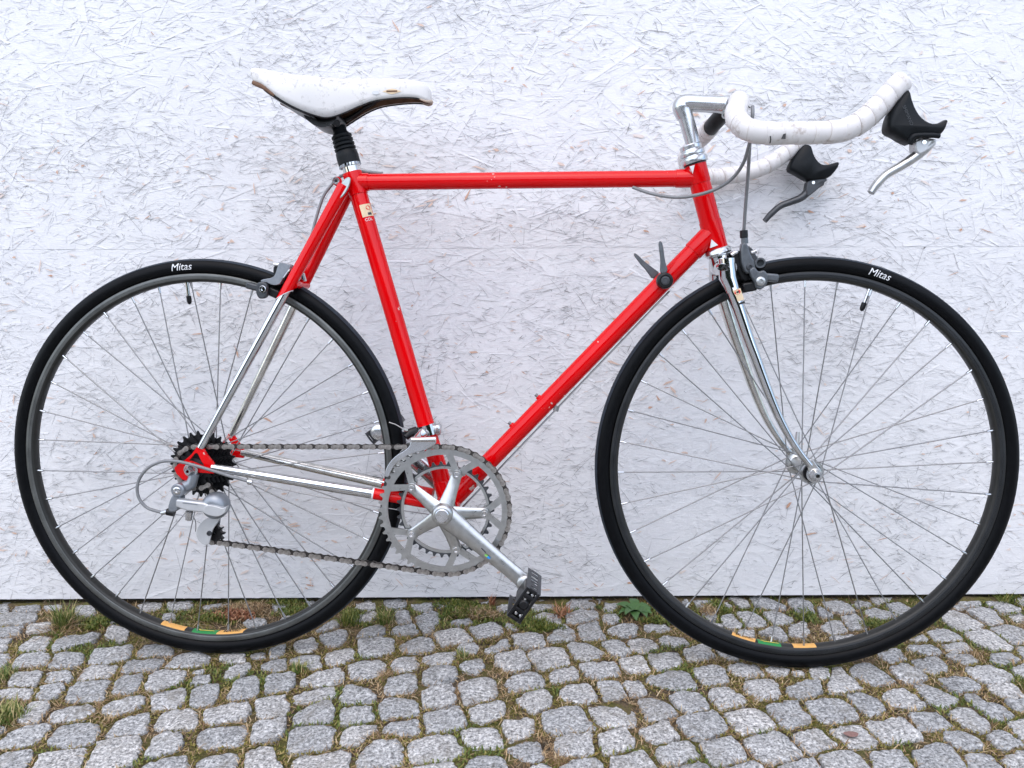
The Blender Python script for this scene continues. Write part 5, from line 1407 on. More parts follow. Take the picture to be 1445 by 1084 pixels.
# ---------------------------------------------------------------- pedals
def make_pedal(s, label, long_dir):
    a = CA if s < 0 else CA + math.pi
    cx = BBX + .170 * math.cos(a); cz = BBZ + .170 * math.sin(a)
    L = V3(long_dir).normalized(); T = V3((-L.z, 0, L.x)); T = T if T.x > 0 else -T
    Y = V3((0, s, 0)); C = V3((cx, 0, cz))
    rot = Matrix((L, Y, T)).transposed()
    y0, y1 = .090, .162
    ym = (y0 + y1) / 2
    m = MB(); m.tube([C + Y * .076, C + Y * .088, C + Y * y1], [.0075, .0068, .0062], 16)
    p = part('pedal', m, 'alu', 'B', label)
    b = MB(); b.box(C + Y * ym, (.030, y1 - y0 - .006, .0165), rot)
    sub('pedal_body', b, 'black_plastic', p, bevel=.0035)
    for sg in (-1, 1):                         # front and rear cage plates, slotted
        c = C + L * (.0265 * sg)
        mm = MB()
        hw, hh, th = (y1 - y0) / 2 + .003, .0125, .0016
        for q in (-1, 1): mm.box(c + Y * ym + T * (hh - .0034) * q, (th, 2 * hw, .0068), rot)
        for q, wq in ((-.040, .008), (-.024, .010), (-.006, .005), (.005, .004), (.020, .011), (.0355, .008)):
            mm.box(c + Y * (ym + q * .92), (th * .9, wq, 2 * hh - .012), rot)
        sub('cage_plate', mm, 'grey_dark', p, bevel=.0005, seg=1)
    # outer end plate with openings and studs
    e = MB()
    for sg in (-1, 1): e.box(C + Y * (y1 + .001) + T * (.0095 * sg), (.054, .0045, .0045), rot)
    for q in (-.0250, -.0140, -.002, .0100, .0250): e.box(C + Y * (y1 + .0008) + L * q, (.0050, .0040, .0160), rot)
    sub('end_plate', e, 'black_plastic', p, bevel=.001)
    k = MB(); k.box(C + Y * (y1 - .008), (.049, .004, .015), rot); sub('end_web', k, 'black_plastic', p)
    for q, t in ((-.019, .003), (-.008, -.003), (.004, .004), (.0175, -.002), (.0175, .006), (-.019, -.005)):
        k = MB(); k.lathe(C + Y * (y1 - .006) + L * q + T * t, C + Y * (y1 + 1) + L * q + T * t, [(0, .0026), (.006, .0026), (.0068, .0018), (.0068, 0)], 10); sub('stud', k, 'alu', p)
    k = MB(); k.lathe(C + Y * (y1 - .004), C + Y * 2, [(0, .0075), (.006, .0075), (.008, .0055), (.008, 0)], 18); sub('axle_cap', k, 'black_plastic', p)
    return p
make_pedal(-1, 'black cage pedal on the near crank', (-.55, 0, -.83))
make_pedal(1, 'black cage pedal on the far crank', (-.80, 0, -.60))

# ---------------------------------------------------------------- chain: one link after another
def link_mesh(outer):
    p = .0127; m = MB()
    ye = .0033 if outer else .0021; th = .0009
    poly = []
    for k in range(9): a = math.pi / 2 + math.pi * k / 8; poly.append((.0042 * math.cos(a), .0042 * math.sin(a)))
    poly.append((p / 2, -.0027))
    for k in range(9): a = -math.pi / 2 + math.pi * k / 8; poly.append((p + .0042 * math.cos(a), .0042 * math.sin(a)))
    poly.append((p / 2, .0027))
    for s in (-1, 1):
        y = s * ye
        m.prism(poly, min(y, y + s * th), max(y, y + s * th))
    if outer:
        for x in (0, p): m.tube([(x, -.0049, 0), (x, .0049, 0)], .0018, 8)
    else:
        for x in (0, p): m.tube([(x, -.0021, 0), (x, .0021, 0)], .0036, 8)
    return m
M['chain_plate'] = simple('worn_chain_steel', (0.36, 0.335, 0.31), 0.36, 0.9, var=0.45, vscale=170)
M['chain_inner'] = simple('oily_chain_steel', (0.06, 0.054, 0.05), 0.42, 0.8, var=0.5, vscale=170)  # shade of the gaps between plates, put into the inner links' colour
L_OUT = link_mesh(True).mesh('outer_link', 'chain_plate', 40); L_IN = link_mesh(False).mesh('inner_link', 'chain_inner', 40)
RC = .1051
RS = .0127 / (2 * math.sin(math.pi / 17))
PULL = [V3((0.0303, -0.046, -0.067)), V3((0.0248, -0.046, -0.1101))]      # guide and tension pulley centres
def arc(c, r, a0, a1, n):
    return [(c[0] + r * math.cos(a0 + (a1 - a0) * k / n), c[1] + r * math.sin(a0 + (a1 - a0) * k / n)) for k in range(n + 1)]
pu0 = (PULL[0].x, PULL[0].z); pu1 = (PULL[1].x, PULL[1].z); PR_ = .0155
path = []
top_t = R(90) + math.asin((RC - RS) / math.hypot(BBX, BBZ)) + math.atan2(BBZ, BBX)
path += arc((0, 0), RS, R(250), top_t, 26)[0:]              # round the sprocket, from below over the back to the top
path = arc((0, 0), RS, R(300) - 2 * math.pi, R(300) - 2 * math.pi, 1)[:1]
path = arc((0, 0), RS, R(-55 + 360), top_t, 40)
path += arc(BC, RC, top_t, R(-97), 60)
path += arc(pu1, PR_, R(-75), R(-190), 12)
path += arc(pu0, PR_, R(-20), R(85), 12)
path.append(path[0])
P2 = np.array(path); dd = np.linalg.norm(np.diff(P2, axis=0), axis=1); cs = np.concatenate([[0], np.cumsum(dd)])
nl = int(round(cs[-1] / .0127)); nl -= nl % 2
base = MB(); base.lathe((pu1[0], -.0465, pu1[1]), (pu1[0], -.0455, pu1[1]), [(0, .001), (.001, .001)], 6)
chain = link(bpy.data.objects.new('chain', None), bike); chain.matrix_local = LOC_B
chain['label'] = 'worn brown grey roller chain'
def at_len(s):
    s = s % cs[-1]
    return V3((np.interp(s, cs, P2[:, 0]), -.0478 + .004 * (1 if False else 0), np.interp(s, cs, P2[:, 1])))
for k in range(nl):
    a, b = at_len(k * cs[-1] / nl), at_len((k + 1) * cs[-1] / nl)
    x = (b - a).normalized(); y = V3((0, 1, 0)); z = x.cross(y)
    o = bpy.data.objects.new('outer_link' if k % 2 == 0 else 'inner_link', L_OUT if k % 2 == 0 else L_IN)
    link(o, chain)
    o.matrix_local = Matrix.Translation(a) @ Matrix((x, y, z)).transposed().to_4x4() @ Matrix.Diagonal(((b - a).length / .0127, 1, 1, 1))

# ---------------------------------------------------------------- rear derailleur
UP = V3((-0.0173, -0.07, -0.0306))
m = MB(); m.lathe(UP + V3((0, .014, 0)), UP - V3((0, 1, 0)), [(0, .0105), (.010, .0108), (.024, .0108), (.0258, .0090), (.0258, .0058), (.0240, .0050), (.0240, 0)], 24)
rd = part('rear_derailleur', m, 'grey_anod', 'B', 'silver grey rear derailleur')
m = MB(); m.lathe(UP + V3((0, -.0105, 0)), UP - V3((0, 1, 0)), [(0, .0062), (.0022, .0062), (.0030, .0048), (.0030, .0026), (.001, .0022), (.001, 0)], 18); sub('pivot_bolt', m, 'chrome', rd)
m = MB(); m.tube([UP + V3((.004, .004, .002)), UP + V3((.016, .006, .008)), V3((0.0048, -0.064, -0.0062))], [.0098, .009, .0075], 14); sub('mount_link', m, 'grey_anod', rd, smooth=60)
m = MB(); m.prism(smooth_poly([(-0.0244, -0.0343), (-0.0164, -0.0377), (-0.0135, -0.0481), (-0.0214, -0.0669), (-0.0343, -0.0671), (-0.0363, -0.0601), (-0.032, -0.0461)], 1), -.078, -.060); sub('upper_knuckle', m, 'grey_anod', rd, bevel=.002)
m = MB(); m.prism([(-0.0174, -0.0437), (0.0274, -0.0489), (0.0399, -0.0534), (0.0347, -0.0662), (0.0186, -0.0641), (-0.0021, -0.0621), (-0.0192, -0.0554)], -.086, -.072); sub('parallelogram_plate', m, 'alu_white', rd, bevel=.0022)
dq = V3((0.0052, -0.0864, -0.0503)); m = MB(); m.add([(dq.x + x, -.0864, dq.z + z - x * .10) for x, z in ((-.012, -.0008), (.012, -.0008), (.012, .0008), (-.012, .0008))], [(0, 1, 2, 3)]); sub('derailleur_print', m, 'grey_anod', rd)
m = MB(); kc = V3((0.0388, -0.072, -0.0573)); m.lathe(kc + V3((0, .016, 0)), kc - V3((0, 1, 0)), [(0, .0195), (.010, .0215), (.020, .0205), (.027, .0160), (.0285, .0090), (.0285, 0)], 30); sub('lower_knuckle', m, 'grey_anod', rd, smooth=60)
m = MB(); m.prism(smooth_poly([(0.0324, -0.0507), (0.0495, -0.0528), (0.0608, -0.0572), (0.0668, -0.0514), (0.0628, -0.0641), (0.0511, -0.07), (0.0374, -0.0679), (0.0261, -0.0623)], 2), -.0905, -.080); sub('knuckle_face', m, 'alu_white', rd, bevel=.002)
m = MB(); m.prism(smooth_poly([(0.031, -0.0778), (0.0452, -0.0765), (0.0376, -0.0884), (0.0288, -0.1003), (0.0245, -0.117), (0.0218, -0.1254), (0.0124, -0.1243), (0.0044, -0.1173), (0.0014, -0.1067), (0.0056, -0.0936), (0.0155, -0.0828)], 2), -.0640, -.0605); sub('outer_cage', m, 'alu_white', rd, bevel=.001)
m = MB(); m.prism(smooth_poly([(0.0161, -0.0777), (0.0329, -0.0775), (0.0293, -0.1053), (0.0246, -0.1297), (0.0099, -0.1336), (0.0031, -0.1239), (0.0089, -0.102)], 2), -.0385, -.0360); sub('inner_cage', m, 'grey_anod', rd)
for c, tn in ((PULL[0], 11), (PULL[1], 11)):
    gm = gear(tn, .0155, .0178, .003, -.0505, -.0435)
    sub('jockey_wheel', shift(gm, c.x, c.z), 'black_plastic', rd, smooth=30)
m = MB(); q = V3((0.0242, -0.066, -0.1051)); m.lathe((q.x, -.0636, q.z), (q.x, -1, q.z), [(0, .0042), (.0022, .0040), (.0024, .0022), (.0012, .0018), (.0012, 0)], 16); sub('pulley_bolt', m, 'grey_dark', rd)
m = MB(); m.tube([(-0.0284, -0.072, -0.0699), (-0.04, -0.072, -0.0678)], .0058, 14); sub('barrel_adjuster', m, 'black_plastic', rd)
m = MB(); m.tube([(-0.04, -0.072, -0.0678), (-0.0495, -0.072, -0.0702)], [.0045, .0035], 12); sub('ferrule', m, 'alu', rd)
m = MB(); m.tube([(-0.0007, -0.078, -0.0655), (-0.0026, -0.078, -0.0795)], [.0062, .0048], 6); sub('cable_anchor', m, 'alu', rd)
m = MB(); m.tube(cr([(-0.0252, -0.074, -0.0717), (-0.0074, -0.077, -0.0729), (0.0042, -0.077, -0.0739), (0.0079, -0.076, -0.0835), (0.0067, -0.075, -0.099)], 6), .0008, 6); sub('cable_end', m, 'wire', rd)

# ---------------------------------------------------------------- front derailleur
sfc = ST + SD * ((V3((0.3689, 0, 0.0563)) - ST).dot(SD))
m = MB(); m.lathe(sfc - SD * .009, sfc + SD, [(0, .0146), (0, .0172), (.018, .0172), (.018, .0146)], 28)
fdr = part('front_derailleur', m, 'chrome', 'B', 'chromed front derailleur clamped to the seat tube')
m = MB(); m.box(sfc + V3((.0185, -.004, .001)), (.012, .018, .018)); sub('clamp_lug', m, 'alu', fdr, bevel=.004)
m = MB(); m.prism(smooth_poly([(0.3554, 0.0488), (0.3781, 0.0501), (0.3951, 0.0514), (0.3962, 0.0446), (0.3848, 0.0376), (0.3688, 0.0317), (0.3528, 0.027), (0.3401, 0.02), (0.3297, 0.0107), (0.3227, 0.0002), (0.319, -0.0102), (0.311, -0.0092), (0.3147, 0.0036), (0.3218, 0.0152), (0.3323, 0.0256), (0.3449, 0.0326), (0.353, 0.0396)], 1), -.0575, -.0560); sub('outer_cage', m, 'chrome', fdr, bevel=.0005)
m = MB(); m.prism(smooth_poly([(0.3493, 0.0461), (0.3758, 0.0475), (0.3918, 0.0476), (0.3917, 0.0395), (0.3709, 0.0289), (0.3501, 0.0206), (0.336, 0.0088), (0.3242, -0.0076), (0.3161, -0.0077), (0.3211, 0.011), (0.3364, 0.0298)], 1), -.0430, -.0416); sub('inner_cage', m, 'chrome_old', fdr)
m = MB(); m.tube([(0.357, -0.058, 0.0509), (0.3954, -0.058, 0.0518)], .0042, 12); m.tube([(0.3626, -0.058, 0.0503), (0.3593, -0.04, 0.047)], .004, 10); sub('cage_bridge', m, 'chrome', fdr)
m = MB(); m.tube([(0.369, -0.022, 0.0554), (0.3622, -0.03, 0.0498), (0.3593, -0.046, 0.0481)], [.0085, .0080, .006], 14); sub('linkage', m, 'chrome', fdr, smooth=60)
m = MB(); m.tube([(0.3583, -0.02, 0.0597), (0.3476, -0.026, 0.0559), (0.3413, -0.03, 0.0496)], [.0065, .0075, .006], 12); sub('cable_arm', m, 'black_metal', fdr, smooth=60)
m = MB(); m.tube([(0.3438, -0.03, 0.0613), (0.3389, -0.034, 0.0631)], .004, 10); sub('cable_bolt', m, 'alu', fdr)
m = MB(); m.tube([(0.3417, -0.031, 0.0614), (0.3257, -0.031, 0.0706), (0.3153, -0.031, 0.074)], .0009, 6); sub('cable_end', m, 'wire', fdr)

# ---------------------------------------------------------------- saddle
stations = [  # top point, bottom edge point of the near flank, half width
    ((0.1153, -0.03, 0.6277), (0.1233, -0.06, 0.6005), .060),
    ((0.1295, -0.035, 0.6261), (0.1415, -0.07, 0.5914), .070),
    ((0.1462, -0.035, 0.6232), (0.1596, -0.073, 0.578), .073),
    ((0.1629, -0.032, 0.6206), (0.1766, -0.07, 0.5671), .070),
    ((0.1861, -0.028, 0.6186), (0.1954, -0.062, 0.5584), .062),
    ((0.2065, -0.022, 0.6184), (0.2122, -0.05, 0.5536), .050),
    ((0.2278, -0.018, 0.6175), (0.2302, -0.04, 0.5519), .040),
    ((0.2503, -0.014, 0.6172), (0.2512, -0.031, 0.56), .031),
    ((0.2731, -0.011, 0.6171), (0.2745, -0.025, 0.5713), .025),
    ((0.2965, -0.01, 0.6168), (0.2986, -0.0225, 0.5801), .0225),
    ((0.3221, -0.009, 0.6163), (0.3241, -0.021, 0.5838), .021),
    ((0.3457, -0.009, 0.6154), (0.3473, -0.02, 0.5853), .020),
    ((0.3667, -0.008, 0.6127), (0.3658, -0.0175, 0.5846), .0175),
    ((0.3786, -0.006, 0.6077), (0.3784, -0.0135, 0.5811), .0135),
    ((0.3848, -0.003, 0.5998), (0.3842, -0.008, 0.5813), .0080),
    ((0.3866, -0.001, 0.5905), (0.3863, -0.003, 0.583), .0032)]
def saddle_section(st, inset=0.0):
    (tx, _, tz), (bx, _, bz), w = st
    H = tz - bz; pts = []
    w = w - inset; tz = tz - inset * .8
    prof = [(-1, 1.0), (-1.02, .80), (-1.0, .55), (-.93, .30), (-.80, .12), (-.58, .03), (-.3, .0), (0, .015)]
    full = prof + [(-a, b) for a, b in prof[-2::-1]]
    for a, b in full:
        x = tx + (bx - tx) * b
        pts.append((x, a * w, tz - (tz - bz) * b))
    return pts
def loft(secs, m, cap=False):
    n = len(secs[0]); vs = [p for s in secs for p in s]; fs = []
    for i in range(len(secs) - 1):
        for k in range(n - 1):
            fs.append((i * n + k, i * n + k + 1, (i + 1) * n + k + 1, (i + 1) * n + k))
    if cap:
        fs.append(tuple(range(n))); fs.append(tuple(range((len(secs) - 1) * n, len(secs) * n))[::-1])
    m.add(vs, fs)
def refine(sts, k=4):
    A = cr([V3(s[0]) for s in sts], k); Bq = cr([V3(s[1]) for s in sts], k); Wq = cr([V3((s[2], 0, 0)) for s in sts], k)
    return [(tuple(a), tuple(b), max(w.x, .002)) for a, b, w in zip(A, Bq, Wq)]
SEC = refine(stations)
m = MB(); loft([saddle_section(s) for s in SEC], m)
# closed rear wall and rounded nose
n0 = len(saddle_section(SEC[0]))
m.f.append(tuple(range(n0))[::-1]); m.f.append(tuple(range((len(SEC) - 1) * n0, len(SEC) * n0)))
saddle = part('saddle', m, 'saddle', 'B', 'worn white leather saddle', smooth=60)
md = saddle.modifiers.new('thick', 'SOLIDIFY'); md.thickness = .003; md.offset = -1
m = MB(); loft([saddle_section(s, .0055) for s in SEC[2:-5]], m); li = sub('lining', m, 'suede', saddle, smooth=60)
# folded hem: brown worn edge running along the lower rim
for s in (-1, 1):
    hem = [V3((q[1][0], s * (q[2] - .0008), q[1][2] - .0006)) for q in SEC]
    m = MB(); m.tube(hem[:9], lerp_list([.0036, .0040, .0030, .0018], 9), 8); sub('hem', m, 'suede', saddle, smooth=60)
    m = MB(); m.tube(hem[-12:], lerp_list([.0012, .0022, .0026], 12), 8); sub('hem', m, 'tan', saddle, smooth=60)
    m = MB(); m.tube(hem[8:-8], .0012, 8); sub('hem', m, 'black_plastic', saddle, smooth=60)
    # rails
    y = .022 * s
    rail = cr([(0.1324, 0, 0.5989), (0.1618, 0, 0.5809), (0.1934, 0, 0.5641), (0.2369, 0, 0.5602), (0.2763, 0, 0.5793), (0.3084, 0, 0.5941)], 6)
    rp = [V3((p.x, (y if k < len(rail) * .7 else y * (1 - (k - len(rail) * .7) / (len(rail) * .3) * .7)), p.z)) for k, p in enumerate(rail)]
    m = MB(); m.tube(rp, .0035, 10); sub('rail', m, 'black_metal', saddle)
# dark under shell showing below the rear
m = MB(); m.prism(smooth_poly([(0.1333, 0.5949), (0.1527, 0.5809), (0.1724, 0.5711), (0.1899, 0.5624), (0.2074, 0.5548), (0.2138, 0.5484), (0.1985, 0.5549), (0.1766, 0.5642), (0.157, 0.5756), (0.1353, 0.5896)], 1), -.050, .050); sub('under_shell', m, 'black_plastic', saddle, bevel=.002)
# embossed badge and a rubbed dent
bc = V3((0.3278, -0.0218, 0.5937))
m = MB(); m.add([(bc.x + .0150 * c, -.0222, bc.z + .0042 * s) for c, s in ((-1, 0), (-.35, .75), (0, 1), (.35, .75), (1, 0), (.35, -.75), (0, -1), (-.35, -.75))], [tuple(range(8))]); sub('badge', m, 'sticker', saddle)
m = MB(); m.add([(bc.x + x, -.0226, bc.z + z) for x, z in ((-.0085, -.0012), (.0085, -.0012), (.0085, .0013), (-.0085, .0013))], [(0, 1, 2, 3)]); sub('badge_print', m, 'suede', saddle)
bd = V3((0.3025, -0.0235, 0.5915))
m = MB(); m.add([(bd.x + .006 * math.cos(t), -.0239, bd.z + .0028 * math.sin(t)) for t in [k * math.pi / 6 for k in range(12)]], [tuple(range(12))]); sub('rub_mark', m, 'alu_white', saddle)

# ---------------------------------------------------------------- seat post with rubber boot
SA = ST - SD * .0
m = MB(); m.lathe(ST + SD * .02, ST - SD, [(0, .0134), (.036, .0134), (.036, .010)], 28)
post = part('seat_post', m, 'chrome', 'B', 'seat post with black rubber boot')
prof = [(0, .0150), (.0005, .0178), (.012, .0180), (.020, .0172), (.0225, .0150)]
z = .0225
for k in range(4):
    prof += [(z + .0012, .0172 - k * .0003), (z + .0040, .0174 - k * .0003), (z + .0058, .0140)]; z += .0066
prof += [(z + .003, .0112), (z + .012, .0105), (z + .013, .0100)]
m = MB(); m.lathe(ST - SD * .0135, ST - SD, prof, 30); sub('rubber_boot', m, 'hood', post, smooth=50)
m = MB(); m.lathe(ST - SD * .0095, ST - SD, [(0, .0134), (0, .0165), (.0042, .0168), (.0042, .0134)], 40); sub('knurled_ring', m, 'chrome', post)
for k in range(16):
    a = 2 * math.pi * k / 16; u_ = V3((0, 1, 0)); w_ = SD.cross(u_); c = ST - SD * .0116 + u_ * math.cos(a) * .0168 + w_ * math.sin(a) * .0168
    q = MB(); q.box(c, (.0022, .0022, .0036)); sub('knurl', q, 'grey_anod', post)
cl = V3((0.2309, 0, 0.5493))
m = MB(); m.lathe(ST - SD * .055, ST - SD, [(0, .0095), (.02, .0095)], 20, caps=True); m.tube([cl + V3((0, -.030, .004)), cl + V3((0, .030, .004))], .0105, 18)
m.prism(smooth_poly([(0.1865, 0.5642), (0.2185, 0.5583), (0.2427, 0.5634), (0.2413, 0.5514), (0.2319, 0.5427), (0.218, 0.5385), (0.202, 0.5442), (0.1908, 0.5542)], 2), -.028, .028); sub('saddle_clamp', m, 'black_plastic', post, smooth=50)
m = MB(); m.lathe(V3((0.2432, -0.034, 0.544)), V3((0.2255, 0.03, 0.5581)), [(0, 0), (0, .0050), (.004, .0055), (.004, .0048)], 16); sub('clamp_bolt', m, 'black_metal', post)

# ---------------------------------------------------------------- stem (steered)
m = MB()
sp = [(-0.1861, 0, 0.4968), (-0.1932, 0, 0.5206), (-0.2016, 0, 0.5486), (-0.2085, 0, 0.5669)]
m.tube([V3(p) for p in sp], [.0111, .0113, .0118, .0125], 24)
el = cr([(-0.2049, 0, 0.5529), (-0.2102, 0, 0.5685), (-0.2032, 0, 0.5743), (-0.1792, 0, 0.5735), (-0.153, 0, 0.5721), (-0.1355, 0, 0.5704)], 6)
m.tube(el, lerp_list([.0120, .0140, .0136, .0128, .0128, .0150], len(el)), 24)
BCL = V3((-0.1289, 0, 0.5671))
m.lathe(BCL + V3((0, -.0185, 0)), BCL + V3((0, 1, 0)), [(0, .0130), (0, .0168), (.002, .0175), (.035, .0175), (.037, .0168), (.037, .0130)], 30)
stem = part('stem', m, 'alu', 'F', 'satin silver quill stem', smooth=60)
m = MB(); m.lathe(V3((-0.1448, -0.009, 0.5534)), V3((-0.1382, 0.02, 0.5601)), [(0, .003), (0, .005), (.018, .005), (.018, 0)], 14); sub('clamp_bolt', m, 'chrome', stem)

# ---------------------------------------------------------------- handlebar, white tape, levers
near = [(-0.1299, -0.03, 0.5692), (-0.1373, -0.065, 0.5576), (-0.1488, -0.105, 0.5421), (-0.1599, -0.14, 0.5262), (-0.162, -0.166, 0.509), (-0.152, -0.18, 0.4958), (-0.1306, -0.184, 0.4901), (-0.0987, -0.186, 0.4894), (-0.0668, -0.187, 0.4894), (-0.0347, -0.187, 0.4914), (-0.0103, -0.187, 0.5011), (0.0099, -0.187, 0.518), (0.0281, -0.187, 0.5376), (0.0418, -0.187, 0.5526)]
near = [V3(p) for p in near]
far = [(-0.1404, 0.03, 0.5624), (-0.1515, 0.06, 0.5504), (-0.1548, 0.105, 0.5462), (-0.1669, 0.14, 0.5343), (-0.1715, 0.166, 0.5173), (-0.1585, 0.18, 0.4986), (-0.1322, 0.184, 0.4916), (-0.1015, 0.186, 0.4917), (-0.0686, 0.187, 0.4966), (-0.0336, 0.187, 0.5063), (-0.0065, 0.187, 0.521), (0.0179, 0.187, 0.5393), (0.0371, 0.187, 0.5588)]
far = [V3(p) for p in far]
m = MB(); core = [V3(p) for p in reversed(near[:3])] + [BCL + V3((0, -.012, 0)), BCL + V3((0, .012, 0))] + far[:3]
m.tube(cr(core, 5), .0130, 20)
bar = part('handlebar', m, 'black_metal', 'F', 'upturned handlebar wrapped in white tape', smooth=60)
def tape(path, r0, pitch, side):
    """helically lapped tape: many short overlapping wraps, each its own piece"""
    C_ = cr(path, 14)
    d = [0]
    for a, b in zip(C_, C_[1:]): d.append(d[-1] + (b - a).length)
    tot = d[-1]; nwr = int(tot / pitch)
    def P(s):
        s = min(max(s, 0), tot)
        xs = [np.interp(s, d, [c[i] for c in C_]) for i in range(3)]
        return V3(xs)
    rg = random.Random(5 if side < 0 else 9)
    for k in range(nwr):
        s0 = k * tot / nwr; s1 = s0 + tot / nwr * 1.22
        pts = [P(s0 + (s1 - s0) * q) for q in (0, .03, .3, .6, .85, 1.0)]
        r = r0 * rg.uniform(.985, 1.015)
        rad = [r * .97, r * 1.035, r * 1.025, r * 1.005, r * .985, r * .94]
        m = MB(); n = 20
        # slanted rings: shift every ring point along the bar with its angle
        T = [(pts[min(i + 1, 5)] - pts[max(i - 1, 0)]).normalized() for i in range(6)]
        T = [t if t.length > .5 else T[0] for t in T]
        vs = []; fs = []
        for i in range(6):
            t = T[i] if T[i].length > .5 else T[i - 1]
            u_ = V3((0, 1, 0)) if abs(t.y) < .9 else V3((0, 0, 1)); u_ = (u_ - t * u_.dot(t)).normalized(); w_ = t.cross(u_)
            for j in range(n):
                a = 2 * math.pi * j / n
                vs.append(pts[i] + u_ * math.cos(a) * rad[i] + w_ * math.sin(a) * rad[i] + t * (.0032 * math.sin(a + k * .35)))
        for i in range(5):
            for j in range(n):
                fs.append((i * n + j, i * n + (j + 1) % n, (i + 1) * n + (j + 1) % n, (i + 1) * n + j))
        fs.append(tuple(range(n))[::-1]); fs.append(tuple(range(5 * n, 6 * n)))
        m.add(vs, fs); sub('tape_wrap', m, 'tape', bar, smooth=60)
        if k and rg.random() < .6:             # grime caught along the lap
            ring = [V3(v) + (V3(v) - pts[0]).normalized() * .0002 for v in vs[:n]]
            q = MB(); q.tube(ring + ring[:1], .00030, 5, caps=False); sub('lap_seam', q, 'seam', bar)
tape(near[0:], .0146, .0190, -1)
tape(far[1:], .0146, .0190, 1)
# end plugs
for p, q in ((near[-1], near[-2]), (far[-1], far[-2])):
    d = (p - q).normalized(); m = MB(); m.lathe(p - d * .004, p + d, [(0, .0146), (.006, .0142), (.0095, .0115), (.011, .006), (.0112, 0)], 22); sub('end_plug', m, 'tape', bar, smooth=60)
# torn place where black cork shows
tp = V3((-0.1115, -0.2015, 0.4818)); m = MB(); m.add([tuple(tp + V3(q)) for q in ((-.0035, 0, -.003), (.0025, 0, -.0028), (.0027, .0008, .0045), (-.0005, .0006, .0035))], [(0, 1, 2, 3)]); sub('tape_tear', m, 'print_black', bar)
m = MB(); m.tube([(-0.1285, -0.2, 0.4832), (-0.1277, -0.1995, 0.4788), (-0.1276, -0.1965, 0.4749)], .0008, 6); sub('tape_split', m, 'print_black', bar)
m = MB(); m.tube(cr([(-0.1614, -0.108, 0.5415), (-0.1585, -0.116, 0.5448), (-0.1514, -0.119, 0.5464), (-0.1407, -0.116, 0.5442), (-0.1326, -0.11, 0.5402)], 6), .0009, 6); sub('tape_split', m, 'print_black', bar)

def hood_loft(outline_in, outline_mid, yc, half, mat):
    """soft rubber body: outline swelling towards its middle plane"""
    def res(poly, n=40):
        return resample(np.array(smooth_poly(poly, 2)), n)
    A = res(outline_mid); c = A.mean(0); n = len(A); m = MB()
    lay = [(-1.0, .80), (-.86, .91), (-.55, .985), (0, 1.0), (.55, .985), (.86, .91), (1.0, .80)]
    vs = []; fs = []
    # shrink by a fixed distance rather than by scale, keeps thin horns
    Pn = np.roll(A, -1, 0) - np.roll(A, 1, 0); nr = np.stack([-Pn[:, 1], Pn[:, 0]], 1); nr /= np.linalg.norm(nr, axis=1)[:, None]
    area = np.sum(A[:, 0] * np.roll(A[:, 1], -1) - np.roll(A[:, 0], -1) * A[:, 1])
    if area < 0: nr = -nr
    for t, s in lay:
        Q = A + nr * (1 - s) * .020
        for x, z_ in Q: vs.append((x, yc + half * t, z_))
    for i in range(len(lay) - 1):
        for k in range(n):
            fs.append((i * n + k, i * n + (k + 1) % n, (i + 1) * n + (k + 1) % n, (i + 1) * n + k))
    fs.append(tuple(range(n))[::-1]); fs.append(tuple(range((len(lay) - 1) * n, len(lay) * n)))
    return m.add(vs, fs)
def lever_set(hood_poly, blade_path, yc, mats, label, body_poly, bands):
    m = hood_loft(None, hood_poly, yc, .0155, 'hood')
    lv = part('brake_lever', m, 'hood', 'F', label, smooth=60)
    b = MB(); b.prism(smooth_poly(body_poly, 1), yc - .0095, yc + .0095); sub('lever_body', b, mats[1], lv, bevel=.002)
    C_ = cr(blade_path, 7)
    b = MB(); b.tube(C_, lerp_list([.0105, .0094, .0080, .0070, .0066, .0066, .0056], len(C_)), 16, flat=.86, up=(0, 1, 0)); sub('lever_blade', b, mats[0], lv, smooth=60)
    for q in bands:
        b = MB(); b.lathe((q[0], yc - .0105, q[2]), (q[0], yc + 1, q[2]), [(0, 0), (0, .0028), (.003, .003)], 12); sub('pivot', b, 'chrome', lv)
    return lv
YN = -.187
nh = lever_set([(0.0442, 0.541), (0.0489, 0.5391), (0.0523, 0.5257), (0.0595, 0.5112), (0.0691, 0.5017), (0.0793, 0.4975), (0.0893, 0.4983), (0.098, 0.5041), (0.0991, 0.5009), (0.097, 0.491), (0.0911, 0.4821), (0.0711, 0.4813), (0.0621, 0.4787), (0.0561, 0.4715), (0.0458, 0.4761), (0.0354, 0.4826), (0.0223, 0.4881), (0.0241, 0.5071), (0.034, 0.5276)],
      [(0.0814, -0.187, 0.4767), (0.0746, -0.187, 0.4677), (0.0633, -0.187, 0.4569), (0.0456, -0.187, 0.4452), (0.0278, -0.187, 0.4344), (0.0164, -0.187, 0.4225), (0.0095, -0.187, 0.4115)], YN, ('alu_satin', 'alu_white'), 'near brake lever with black hood and silver blade',
      [(0.0594, 0.4787), (0.0876, 0.4794), (0.0862, 0.4722), (0.0775, 0.4641), (0.0651, 0.4578), (0.0592, 0.466)], [(0.0706, -0.187, 0.4741)])
m = MB(); m.tube(cr([(0.0504, -0.2015, 0.4705), (0.0515, -0.204, 0.4781), (0.0565, -0.2045, 0.481), (0.0762, -0.2045, 0.4813), (0.0862, -0.2025, 0.4807)], 5), .0034, 10); sub('hood_lip', m, 'hood', nh, smooth=60)
hc = V3((0.045, -0.203, 0.5068))
lettering('hood_lettering', 'SHIMANO', .0062, lambda x, y: (hc.x + x * .42 + y * .9, -.2032, hc.z - x * .9 + y * .42), 'print_grey', nh)
